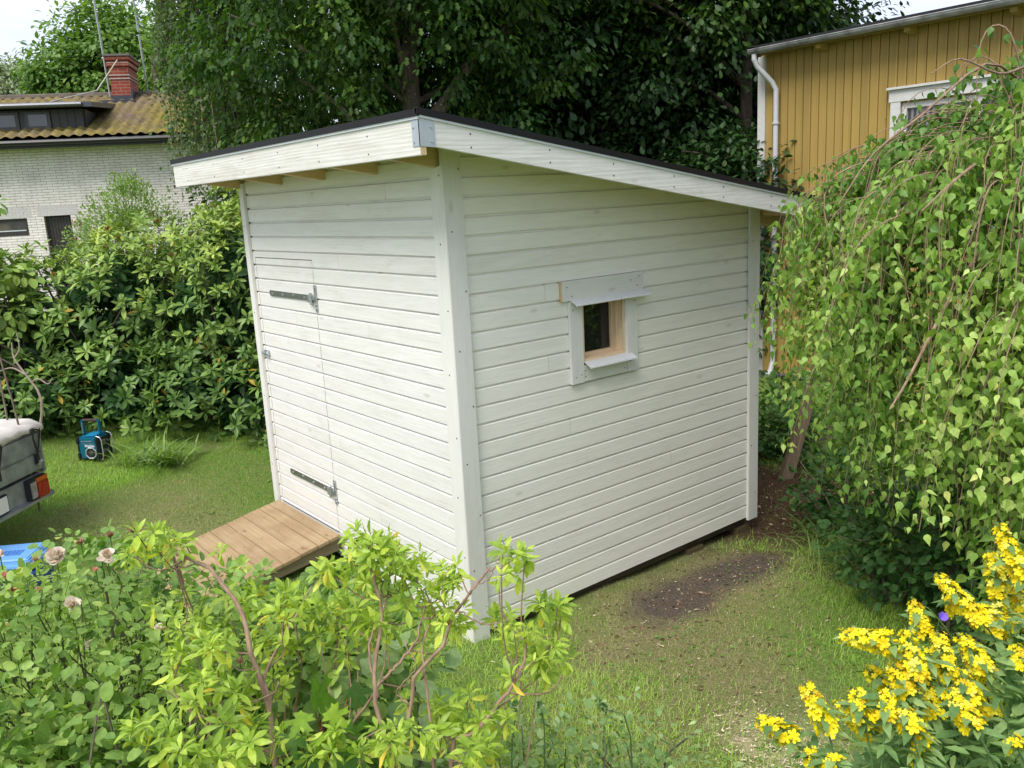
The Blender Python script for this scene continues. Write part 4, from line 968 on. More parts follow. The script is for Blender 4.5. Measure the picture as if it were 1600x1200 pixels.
# ------------------------------------------------------------------ vegetation
def smooth_path(pts, n=10):
    pts = np.array(pts, float)
    if len(pts) < 3: return [pts[0]+(pts[-1]-pts[0])*t for t in np.linspace(0, 1, n)]
    P = np.vstack([2*pts[0]-pts[1], pts, 2*pts[-1]-pts[-2]]); out = []
    segs = len(pts)-1
    for k in range(segs):
        a, b, c, d = P[k:k+4]
        for t in np.linspace(0, 1, max(2, n//segs+1))[:-1]:
            out.append(.5*((2*b)+(-a+c)*t+(2*a-5*b+4*c-d)*t*t+(-a+3*b-3*c+d)*t**3))
    out.append(pts[-1]); return out

GREENS = dict(
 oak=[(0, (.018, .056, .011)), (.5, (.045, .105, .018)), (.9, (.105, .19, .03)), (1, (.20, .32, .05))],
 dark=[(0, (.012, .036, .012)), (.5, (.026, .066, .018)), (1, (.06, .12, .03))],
 birchbg=[(0, (.05, .095, .035)), (.5, (.095, .155, .06)), (1, (.19, .26, .10))],
 maple=[(0, (.06, .14, .025)), (.5, (.12, .22, .045)), (1, (.22, .33, .08))],
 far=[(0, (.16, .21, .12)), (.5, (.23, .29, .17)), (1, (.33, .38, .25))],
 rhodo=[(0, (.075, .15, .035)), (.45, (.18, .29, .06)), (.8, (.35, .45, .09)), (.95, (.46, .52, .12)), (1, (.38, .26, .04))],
 shrub=[(0, (.13, .22, .055)), (.5, (.21, .32, .09)), (1, (.33, .44, .15))],
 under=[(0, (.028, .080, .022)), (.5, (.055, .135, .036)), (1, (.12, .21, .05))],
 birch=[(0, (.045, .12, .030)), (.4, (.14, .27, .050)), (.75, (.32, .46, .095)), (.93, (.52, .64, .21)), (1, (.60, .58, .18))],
 azalea=[(0, (.14, .24, .035)), (.4, (.29, .42, .055)), (.75, (.49, .60, .09)), (.93, (.66, .66, .11)), (1, (.72, .50, .07))],
 rose=[(0, (.10, .21, .05)), (.5, (.25, .38, .09)), (.9, (.43, .54, .15)), (1, (.48, .50, .13))],
 lyse=[(0, (.11, .21, .07)), (.5, (.21, .33, .12)), (1, (.34, .46, .18))])
LM = {k: leafmat(k+'_leaf', v, rough=dict(rhodo=.42, azalea=.36, birch=.42).get(k, .5), trans=dict(dark=.2, rhodo=.12, far=.2).get(k, .33)) for k, v in GREENS.items()}
BARK = barkmat('brown_bark', (.045, .032, .022), (.12, .09, .065)); BARKL = barkmat('lichen_bark', (.11, .085, .065), (.24, .19, .15), spots=(.45, .45, .38))
TWIG = barkmat('pinkish_twig', (.20, .12, .08), (.36, .24, .17), 30); TWIGD = barkmat('grey_twig', (.10, .08, .06), (.20, .16, .12), 30)

def crown(center, radii, ncl, per, size, clr=.45, T=T_OAK, shell=.55, droop=.2, lean=(0, 0, 0), keep=None, flat=.55, rng=RG, seed=1):
    c = np.array(center, float); rr = np.array(radii, float)
    d = sph(ncl, rng); r = shell+(1-shell)*rng.random(ncl)**.6
    lump = .72+.5*vnoise(d*1.6+5, 1.3, seed)+.12*rng.random(ncl)
    cc = c+d*rr*(r*lump)[:, None]
    if keep is not None: cc = cc[keep(cc)]
    k = len(cc); cs = clr*(.6+.8*rng.random(k)); cv = rng.random(k)
    P = np.repeat(cc, per, 0); S = np.repeat(cs, per)
    off = rng.normal(size=(k*per, 3))*.5; off[:, 2] *= flat
    off[:, 2] -= droop*(off[:, 0]**2+off[:, 1]**2)
    P = P+off*S[:, None]
    out = unit(off*np.array((1, 1, .6))+np.repeat(unit(cc-c), per, 0)*.4)
    X = unit(out+rng.normal(0, .45, (k*per, 3))+np.array((0, 0, -.35-droop)))
    N = unit(np.array((0, 0, 1.))+out*.35+rng.normal(0, .32, (k*per, 3)))
    v = np.clip(np.repeat(cv, per)*.55+rng.random(k*per)*.5-.02, 0, 1)
    return cc, P, X, N, size*rng.uniform(.65, 1.25, k*per), v

def limbs(b, trunk, cc, r0, nl=26, rng=RG, sides=5):
    tp = np.array(smooth_path(trunk, 14)); idx = rng.choice(len(cc), min(nl, len(cc)), replace=False)
    for i in idx:
        q = cc[i]; zi = np.clip(q[2]-np.linalg.norm((q-tp[-1])[:2])*.55, tp[2][2], tp[-1][2]); k = int(np.argmin(abs(tp[:, 2]-zi)))
        a = tp[k]; mid = a*.5+q*.5+np.array((0, 0, .12*np.linalg.norm(q-a)))+rng.normal(0, .08, 3)
        b.tube(smooth_path([a, mid, q], 7), np.linspace(r0*.36, .012, 8)[:len(smooth_path([a, mid, q], 7))], sides, cap=False)

def tree(name, label, trunk, center, radii, ncl, per, size, mat, bark=BARK, r0=.16, cat='tree', group='trees behind the gardens', nl=26, extra=None, **kw):
    base = np.array(trunk[0], float)
    r = thing(name, label, cat, base, group=group)
    cc, P, X, N, S, v = crown(center, radii, ncl, per, size, **kw)
    tp = smooth_path(trunk, 14); b = MB(); b.tube(tp, np.linspace(r0*1.15, r0*.45, len(tp)), 12)
    limbs(b, trunk, cc, r0, nl)
    if extra: extra(b)
    b.build('trunk', bark, r, shift=base, smooth=True)
    leaves('crown', kw.get('T', T_OAK), P, X, N, S, mat, r, v, base)
    return r

def px_keep(x0, x1, y0, y1, dmax=None):
    def f(c):
        px, py, d = to_px(c); inside = (px > x0) & (px < x1) & (py > y0) & (py < y1)
        if dmax: inside &= d < dmax
        return ~inside
    return f

def make_trees():
    # oak right behind the shed
    B = at(645, 330, 12.2); B[2] = .2
    tr = [B, B+(0, 0, 2.), at(643, 165, 12.2), at(640, 60, 12.2), at(648, -60, 12.2), at(650, -330, 12.2)]
    def fork(b):
        s = at(664, 205, 12.2); b.tube(smooth_path([s-(0, 0, .5), s, at(700, 155, 12.1), at(722, 118, 12.0), at(760, 70, 11.9), at(830, 20, 11.9)], 12), np.linspace(.12, .05, 13), 8)
        b.tube(smooth_path([at(642, 60, 12.2), at(600, 20, 12.1), at(540, -30, 12)], 8), np.linspace(.05, .02, 9), 6)
    gap = px_keep(598, 690, -10, 210, 12.9)
    tree('oak_tree', 'large green oak with a lichen-spotted forked trunk just behind the shed roof', tr, B+(0, 0, 6.3), (2.75, 2.75, 3.9), 900, 78, .098, LM['oak'], BARKL, .15, keep=gap, extra=fork, clr=.40, nl=20, shell=.25, T=T_LOBE)
    # dark trees on the right, deep canopy shade put into the leaf colours
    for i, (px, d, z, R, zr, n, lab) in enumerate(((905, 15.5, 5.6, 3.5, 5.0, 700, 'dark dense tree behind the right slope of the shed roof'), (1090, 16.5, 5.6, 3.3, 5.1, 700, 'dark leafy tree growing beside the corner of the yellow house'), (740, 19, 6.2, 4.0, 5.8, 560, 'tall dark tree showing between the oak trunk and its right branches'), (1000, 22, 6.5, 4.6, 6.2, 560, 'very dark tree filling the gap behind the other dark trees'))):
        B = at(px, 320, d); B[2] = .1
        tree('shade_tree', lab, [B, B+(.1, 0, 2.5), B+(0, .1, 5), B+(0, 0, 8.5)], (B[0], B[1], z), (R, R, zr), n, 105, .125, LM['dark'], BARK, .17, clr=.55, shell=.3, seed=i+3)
    # overhanging oak-like branch at the top right
    B = at(1165, 300, 13.5); B[2] = .1
    tree('shade_tree', 'dark tree whose top branch hangs over the left end of the yellow house roof', [B, B+(0, 0, 3), B+(0, 0, 6.5)], at(1120, -60, 13.5), (1.9, 1.9, 2.3), 230, 90, .125, LM['oak'], BARK, .13, clr=.42, seed=12,
         keep=lambda c: ~((to_px(c)[0] > 1195) & (to_px(c)[1] > 25)) & ~((to_px(c)[0] > 1290)))
    B = at(1240, 300, 24); B[2] = .1
    tree('lime_tree', 'lighter green tree showing just above the left end of the yellow house roof', [B, B+(0, 0, 3), B+(0, 0, 6)], at(1200, 190, 24), (2.1, 2.1, 3.0), 260, 80, .15, LM['maple'], BARK, .15, clr=.5, seed=21)
    B = at(1380, 300, 27); B[2] = .1
    # trees between oak and weeping birch
    B = at(505, 330, 15.5); B[2] = .3
    tree('maple_tree', 'mid green tree between the oak trunk and the drooping birch', [B, at(498, 100, 15.5), at(500, -150, 15.5)], (B[0], B[1], 6.2), (2.0, 2.0, 4.4), 190, 75, .10, LM['oak'], BARK, .13, clr=.45, seed=31, shell=.4)
    B = at(400, 330, 17.5); B[2] = .4
    tree('slender_tree', 'thin dark-trunked tree rising beyond the end of the white house', [B, at(400, 150, 17.5), at(394, 20, 17.5), at(390, -200, 17.5)], (B[0], B[1], 7.4), (1.5, 1.5, 4.4), 90, 65, .10, LM['maple'], BARK, .14, clr=.45, seed=32, shell=.4)
    # background birch with hanging curtains of leaves
    B = at(368, 335, 13.4); B[2] = .35; rng = RG
    r = thing('weeping_birch', 'tall birch hanging pale green curtains over the end of the white house', 'tree', B, group='trees behind the gardens')
    b = MB(); tp = smooth_path([B, at(370, 150, 13.4), at(366, -40, 13.4), at(360, -330, 13.4)], 14); b.tube(tp, np.linspace(.14, .05, len(tp)), 9)
    P_, X_, N_, v_ = [], [], [], []
    for i in range(430):
        a = rng.uniform(0, 6.283); q = rng.random()**.5*.74; top = rng.uniform(3.5, 9.0)
        if top < 4.9: q = rng.random()**.5*.62
        c = np.array((B[0]+math.cos(a)*q, B[1]+math.sin(a)*q, top)); L = rng.uniform(.9, 2.3) if top > 4.6 else rng.uniform(.6, 1.3)
        px, py, _ = to_px(c-(0, 0, L))
        if px > 300 and px < 470 and py > 340 : L *= .5
        n = int(L/.018); t = np.linspace(0, 1, n); sw = rng.normal(0, .12, 3)
        pts = c+np.outer(t**1.5, sw)+np.outer(t, (math.cos(a)*.15, math.sin(a)*.15, -L))
        if i % 2 == 0: b.tube([pts[0]+(-math.cos(a)*q, -math.sin(a)*q, -.6), pts[0], pts[n//2], pts[-1]], [.02, .008, .005, .003], 3, cap=False)
        P_.append(pts+rng.normal(0, .05, (n, 3))); cv = rng.random(); v_.append(np.clip(cv*.6+rng.random(n)*.5-.05, 0, 1))
    P_ = np.concatenate(P_); kk = rng.random(len(P_)) < .8; P_ = P_[kk]; v_ = [np.concatenate(v_)[kk]]; K = len(P_); X = unit(rng.normal(0, .6, (K, 3))+(0, 0, -.9)); N = unit(rng.normal(0, 1, (K, 3))+(0, 0, .4))
    b.build('trunk', BARKL, r, shift=B); leaves('crown', T_DIAM, P_, X, N, rng.uniform(.04, .075, K), LM['birchbg'], r, np.concatenate(v_), B)
    # maple and grey-green trees beyond the white house
    B = at(180, 330, 30); B[2] = .3
    tree('maple_tree', 'rounded green tree standing behind the red brick chimney', [B, B+(0, 0, 4), B+(0, 0, 7)], at(178, 140, 30), (2.35, 2.35, 2.9), 330, 85, .22, LM['maple'], BARK, .2, clr=.62, seed=41, shell=.35)
    B = at(272, 330, 27); B[2] = .3
    tree('maple_tree', 'green tree between the brick chimney and the drooping birch', [B, B+(0, 0, 4), B+(0, 0, 7)], at(285, 120, 27), (1.0, 1.0, 2.6), 110, 70, .18, LM['maple'], BARK, .2, clr=.55, seed=42, shell=.35)
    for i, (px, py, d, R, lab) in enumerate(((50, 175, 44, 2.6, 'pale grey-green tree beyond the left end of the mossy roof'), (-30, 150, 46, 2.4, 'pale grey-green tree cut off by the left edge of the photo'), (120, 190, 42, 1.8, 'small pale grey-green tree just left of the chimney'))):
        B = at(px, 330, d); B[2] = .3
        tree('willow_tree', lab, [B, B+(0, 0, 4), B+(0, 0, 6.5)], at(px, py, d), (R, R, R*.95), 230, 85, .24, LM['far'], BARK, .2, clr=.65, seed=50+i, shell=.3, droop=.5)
    # hedge line closing the view low down between the houses
    for i, (px, d, R, zt, lab) in enumerate(((455, 13.0, 1.5, 3.3, 'dark bush under the mid green tree behind the shed'), (1150, 12.6, 1.2, 3.2, 'dark bush beside the white corner board of the yellow house'), (980, 14, 1.9, 3.4, 'dark bush behind the right half of the shed roof'), (780, 14.5, 1.9, 3.6, 'dark bush behind the peak of the shed roof'))):
        B = at(px, 330, d); B[2] = .05
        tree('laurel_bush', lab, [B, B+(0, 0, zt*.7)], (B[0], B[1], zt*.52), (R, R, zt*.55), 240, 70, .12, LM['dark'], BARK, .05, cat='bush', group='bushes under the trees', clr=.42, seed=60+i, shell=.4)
make_trees()

def rosettes(centers, axes, per, size, rng=RG, spread=1.15, jit=.18, droopy=.25):
    """whorls of leaves round shoot tips; returns P, X, N, S, rep index"""
    k = len(centers); A = unit(np.asarray(axes, float)); ref = unit(rng.normal(size=(k, 3))); U = unit(np.cross(A, ref)); Wv = np.cross(A, U)
    ang = (np.arange(per)[None, :]*2.39996+rng.uniform(0, 6.28, (k, 1))+rng.normal(0, .15, (k, per)))
    el = rng.uniform(.15, spread, (k, per))          # angle away from the axis in units of pi/2
    el = np.sort(el, 1)
    th = el*math.pi/2
    D = A[:, None, :]*np.cos(th)[..., None]+(U[:, None, :]*np.cos(ang)[..., None]+Wv[:, None, :]*np.sin(ang)[..., None])*np.sin(th)[..., None]
    D = D.reshape(-1, 3)+rng.normal(0, jit, (k*per, 3))*.5; D[:, 2] -= droopy*.3; D = unit(D)
    N = np.repeat(A, per, 0)-D*np.sum(np.repeat(A, per, 0)*D, 1)[:, None]; N = unit(N+rng.normal(0, .15, N.shape)+1e-6)
    S = (np.asarray(size)*np.ones(k))[:, None]*rng.uniform(.75, 1.1, (k, per))*(.75+.25*el/el.max())
    P = np.repeat(np.asarray(centers), per, 0)+D*.004
    return P, D, N, S.ravel(), np.repeat(np.arange(k), per), el.ravel()

def lobe_points(lobes, n, rng=RG, rin=.86, zmin=None):
    """points on the outer skin of a union of ellipsoids [(c, r)] plus outward direction"""
    w = np.array([np.prod(r)**(2/3) for c, r in lobes]); w /= w.sum(); out = []; dirs = []
    idx = rng.choice(len(lobes), n, p=w)
    for i in idx:
        c, r = lobes[i]; d = sph(1, rng)[0]; c = np.array(c); r = np.array(r)
        p = c+d*r*(rin+(1.06-rin)*rng.random())
        ok = True
        for j, (c2, r2) in enumerate(lobes):
            if j != i and np.sum(((p-np.array(c2))/np.array(r2))**2) < .62: ok = False; break
        if not ok or (zmin is not None and p[2] < zmin): continue
        out.append(p); dirs.append(unit(d/r))
    return np.array(out), np.array(dirs)

def make_rhododendrons():
    rng = RG
    BUD = plain('spent_flower', (.20, .06, .03), .8, var=.4)
    specs = [('rhododendron_bush', 'large rhododendron bush right behind the open side of the white shed', (-6.15, 1.35),
              [((-5.75, .95, 1.55), (1.05, 1.0, 1.1)), ((-6.3, 1.5, 1.75), (1.1, 1.0, 1.15)), ((-5.55, 1.0, .85), (.85, .9, .75)), ((-6.9, 1.9, 1.5), (1.1, 1.0, 1.2)), ((-5.3, 1.9, 1.3), (1.0, 1.1, 1.2)), ((-4.95, .60, .62), (.6, .5, .45)), ((-5.2, .15, .75), (.5, .45, .5)), ((-4.6, .95, .62), (.55, .5, .5)), ((-5.3, 1.1, 2.0), (.8, .8, .65))], 2900),
             ('rhododendron_bush', 'wide rhododendron bush with bare grey twigs behind the site radio', (-7.0, -.4),
              [((-6.55, -.15, 1.45), (1.0, .9, 1.0)), ((-6.9, -.9, 1.3), (1.0, .9, 1.0)), ((-7.2, -1.7, 1.25), (1.1, 1.0, 1.1)), ((-6.1, .05, .8), (.6, .65, .65)), ((-6.6, -1.1, .75), (.65, .7, .6)), ((-6.6, -2.3, 1.1), (.9, .9, 1.0)), ((-7.4, .4, 1.5), (1.0, .9, 1.1)), ((-5.75, -.45, .78), (.55, .5, .5)), ((-6.0, -1.25, .8), (.5, .5, .5))], 3100)]
    for name, lab, (bx, by), lobes, n in specs:
        base = np.array((bx, by, gz(bx, by)))
        r = thing(name, lab, 'bush', base, group='rhododendron bushes')
        C_, D_ = lobe_points(lobes, n, rng, .80, zmin=base[2]-.2)
        gap = vnoise(C_, 1.7, 14) > .20; C_, D_ = C_[gap], D_[gap]
        C_ += rng.normal(0, .07, C_.shape)
        A = unit(D_*.75+np.array((0, 0, .75))+rng.normal(0, .22, D_.shape))
        P, X, N, S, ri, el = rosettes(C_, A, 10, .145*rng.uniform(.65, 1.15, len(C_)), rng, 1.15, .30)
        top = np.clip((C_[:, 2]-1.1)/1.3, 0, 1); cv = rng.random(len(C_))  # higher rosettes get lighter, yellower leaves: light from above painted in
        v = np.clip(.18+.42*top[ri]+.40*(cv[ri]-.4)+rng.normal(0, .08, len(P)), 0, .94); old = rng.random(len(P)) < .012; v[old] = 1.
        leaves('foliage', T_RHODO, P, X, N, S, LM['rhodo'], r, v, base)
        # inner leaves in a darker green
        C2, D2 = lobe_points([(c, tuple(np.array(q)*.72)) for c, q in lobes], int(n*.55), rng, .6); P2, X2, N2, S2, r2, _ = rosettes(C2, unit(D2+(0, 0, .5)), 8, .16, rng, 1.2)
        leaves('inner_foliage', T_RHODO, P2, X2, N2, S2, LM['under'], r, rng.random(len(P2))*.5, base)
        b = MB()
        for i in rng.choice(len(C_), 150, replace=False):
            q = C_[i]; s = base+np.array((rng.normal(0, .35), rng.normal(0, .35), .0)); m_ = s*.45+q*.55+np.array((0, 0, -.22))+rng.normal(0, .08, 3); pth = smooth_path([s, m_, q], 8); b.tube(pth, np.linspace(.028, .006, len(pth)), 5, cap=False)
        b.build('branches', TWIGD, r, shift=base)
        b = MB(); hi = [i for i in range(len(C_)) if C_[i][2] > 1.8]
        T = strip_leaf([(0, 0), (.5, .12), (1, 0)])
        sel = rng.choice(hi, min(26, len(hi)), replace=False); F_ = np.repeat(C_[sel]+A[sel]*.03, 12, 0); Xf = unit(np.repeat(A[sel], 12, 0)+rng.normal(0, .5, (len(sel)*12, 3)))
        leaves('spent_flowers', T, F_, Xf, unit(rng.normal(size=F_.shape)), .06, BUD, r, None, base)
    # bare twigs at the left
    base = at(40, 700, 8.5); base[2] = gz(base[0], base[1])
    r = thing('dead_branch', 'bare pale forked branch sticking out low in the rhododendron at the left', 'branch', at(60, 690, 8.15))
    S_ = at(60, 690, 8.15)
    b = MB(); d = 7.9
    for pts, r0 in (([(60, 690), (65, 625), (40, 585), (22, 560), (18, 535)], .013), ([(40, 585), (15, 575), (-20, 590)], .010), ([(48, 598), (60, 592), (75, 600), (82, 590)], .009), ([(22, 560), (30, 545), (26, 520)], .008)):
        pth = smooth_path([at(x, y, d) for x, y in pts], 12); b.tube(pth, np.linspace(r0, r0*.4, len(pth)), 6)
    b.build('twigs', barkmat('pale_twig', (.22, .17, .13), (.36, .29, .23), 30), r, shift=S_)
make_rhododendrons()

def leafy(name, label, base, lobes, n, size, T, mat, cat='shrub', group=None, per=1, stems=24, bias=.3, droop=-.2, smat=TWIGD, vr=(0, 1), wid=None, rin=.35, leafname='foliage'):
    rng = RG; base = np.array(base, float); r = thing(name, label, cat, base, group=group)
    C_, D_ = lobe_points(lobes, n, rng, rin, zmin=base[2]); K = len(C_)
    X = unit(D_+rng.normal(0, .6, D_.shape)+(0, 0, droop)); N = unit((0, 0, 1.)+D_*bias+rng.normal(0, .4, D_.shape))
    cl = vnoise(C_, 3.5, 17); v = np.clip(vr[0]+(vr[1]-vr[0])*(.5*cl+.5*rng.random(K)), 0, 1)
    leaves(leafname, T, C_, X, N, size*rng.uniform(.65, 1.2, K), mat, r, v, base)
    b = MB()
    for i in rng.choice(K, min(stems, K), replace=False):
        q = C_[i]; s = base+np.array((rng.normal(0, .08), rng.normal(0, .08), 0)); m_ = (s+q)/2+rng.normal(0, .05, 3)-(q-s)*(.12, .12, -.05); pth = smooth_path([s, m_, q], 7); b.tube(pth, np.linspace(.010, .003, len(pth)), 4, cap=False)
    b.build('stems', smat, r, shift=base)
    return r

def make_midground():
    rng = RG
    # pale bushy shrub in front of the white wall
    B = at(200, 420, 11.3); B[2] = .55
    leafy('spirea_shrub', 'pale green feathery shrub in front of the white brick wall', B, [(at(205, 355, 11.3), (.62, .62, .55)), (at(160, 390, 11.1), (.50, .5, .42)), (at(250, 375, 11.5), (.5, .5, .45)), (at(200, 420, 11.3), (.8, .7, .5)), (at(200, 300, 11.3), (.28, .28, .28))], 24000, .042, T_OAK, LM['shrub'], stems=60, rin=.2, droop=.5)
    # leafy shoots at the left edge above the rhododendron
    B = at(10, 470, 9.0); B[2] = gz(B[0], B[1])
    leafy('lilac_shrub', 'broad-leaved shrub at the left edge below the narrow house window', B, [(at(5, 412, 9.0), (.20, .22, .12)), (at(35, 428, 9.0), (.18, .16, .07)), (at(-30, 440, 9.0), (.45, .4, .35)), (at(10, 480, 9.0), (.4, .4, .3))], 900, .12, T_OVAL, LM['rhodo'], stems=16, droop=-.5, vr=(.2, .8))
    leafy('lilac_shrub', 'small sprig of leaves cut off high on the left edge', (at(-45, 330, 6.5)[0], at(-45, 330, 6.5)[1], gz(-5, -3)), [(at(-14, 316, 6.5), (.08, .08, .07)), (at(-60, 360, 6.5), (.2, .2, .2))], 60, .08, T_OVAL, LM['rhodo'], stems=2, vr=(.2, .7))
    # low daylily tuft
    B = at(245, 722, 8.3); B[2] = gz(B[0], B[1]); r = thing('daylily_tuft', 'tuft of long pale green strap leaves at the foot of the rhododendron', 'plant', B)
    K = 90; az = rng.uniform(0, 6.28, K); X = np.stack([np.cos(az), np.sin(az), rng.uniform(.9, 2.6, K)], -1); N = np.stack([-np.cos(az), -np.sin(az), np.ones(K)*.8], -1)
    off = np.array((CR[0], CR[1], 0))*rng.normal(0, .17, (K, 1)); P = B+off+np.stack([rng.normal(0, .05, K), rng.normal(0, .05, K), 0*az], -1)
    Tb = strip_leaf([(0, 0), (.05, .03), (.35, .035), (.7, .028), (1, 0)], .55, .3); leaves('strap_leaves', Tb, P, X, N, rng.uniform(.18, .42, K), LM['shrub'], r, rng.random(K), B)
    # undergrowth behind the shed's right corner
    B = at(1235, 700, 9.2); B[2] = gz(B[0], B[1])
    leafy('bramble_shrub', 'low dark green undergrowth beside the leaning wooden stake', B, [(at(1205, 680, 8.9), (.42, .5, .45)), (at(1260, 690, 9.2), (.5, .5, .45)), (at(1215, 735, 8.6), (.35, .3, .2)), (at(1330, 700, 9.0), (.6, .5, .5)), (at(1300, 740, 8.4), (.45, .4, .25))], 5200, .07, T_OVAL, LM['under'], stems=50, rin=.25, vr=(.2, 1))
    B = at(1245, 640, 10.2); B[2] = -.14
    leafy('currant_shrub', 'tall thin-stemmed shrub against the grey plinth of the yellow house', B, [(at(1225, 625, 10.2), (.45, .4, .35)), (at(1290, 640, 10.4), (.6, .4, .45)), (at(1400, 660, 10.4), (.8, .4, .5))], 2300, .085, T_OVAL, LM['under'], stems=60, rin=.2, vr=(.4, 1))
    # shrubs under the weeping birch
    for i, (px, py, d, rr, n, lab) in enumerate(((1400, 850, 5.6, (.45, .5, .35), 2400, 'leafy dark shrub at the foot of the weeping birch curtain'), (1520, 860, 5.0, (.5, .5, .45), 2600, 'leafy dark shrub behind the topmost yellow flower spikes'), (1330, 810, 6.8, (.55, .5, .35), 2000, 'low dark shrub between the bark mulch and the birch'), (1600, 760, 5.8, (.7, .6, .6), 2600, 'dark shrub under the birch at the right edge'))):
        c = at(px, py, d); B = np.array((c[0], c[1], gz(c[0], c[1]))); c = c.copy(); c[2] = max(c[2], B[2]+rr[2]*.8)
        leafy('shade_shrub', lab, B, [(c, rr), (c+np.array((.2, .25, -.05)), rr)], n, .06, T_OVAL, LM['under'], stems=30, rin=.3, vr=(.1, .9), group='dark shrubs under the birch')
    # grass tussocks in the shade
    for i, (px, py, lab) in enumerate(((1310, 800, 'fine grass tussock at the edge of the bark mulch'), (1330, 840, 'grass tussock hanging beneath the birch leaves'))):
        d_ = 6.7-.4*i; c = at(px, py+20, d_); r = thing('grass_tussock', lab, 'grass tuft', (c[0], c[1], gz(c[0], c[1])), group='grass tufts under the birch')
        B = np.array((c[0], c[1], gz(c[0], c[1]))); K = 420; az = rng.uniform(0, 6.28, K); X = np.stack([np.cos(az), np.sin(az), rng.uniform(.4, 2.2, K)], -1); N = np.stack([-np.cos(az), -np.sin(az), np.ones(K)*.8], -1)
        P = B+np.stack([rng.normal(0, .16, K), rng.normal(0, .16, K), 0*az], -1); Tb = strip_leaf([(0, 0), (.05, .012), (.5, .014), (1, 0)], .6, .3); leaves('blades', Tb, P, X, N, rng.uniform(.12, .30, K), LM['shrub'], r, rng.random(K), B)
make_midground()

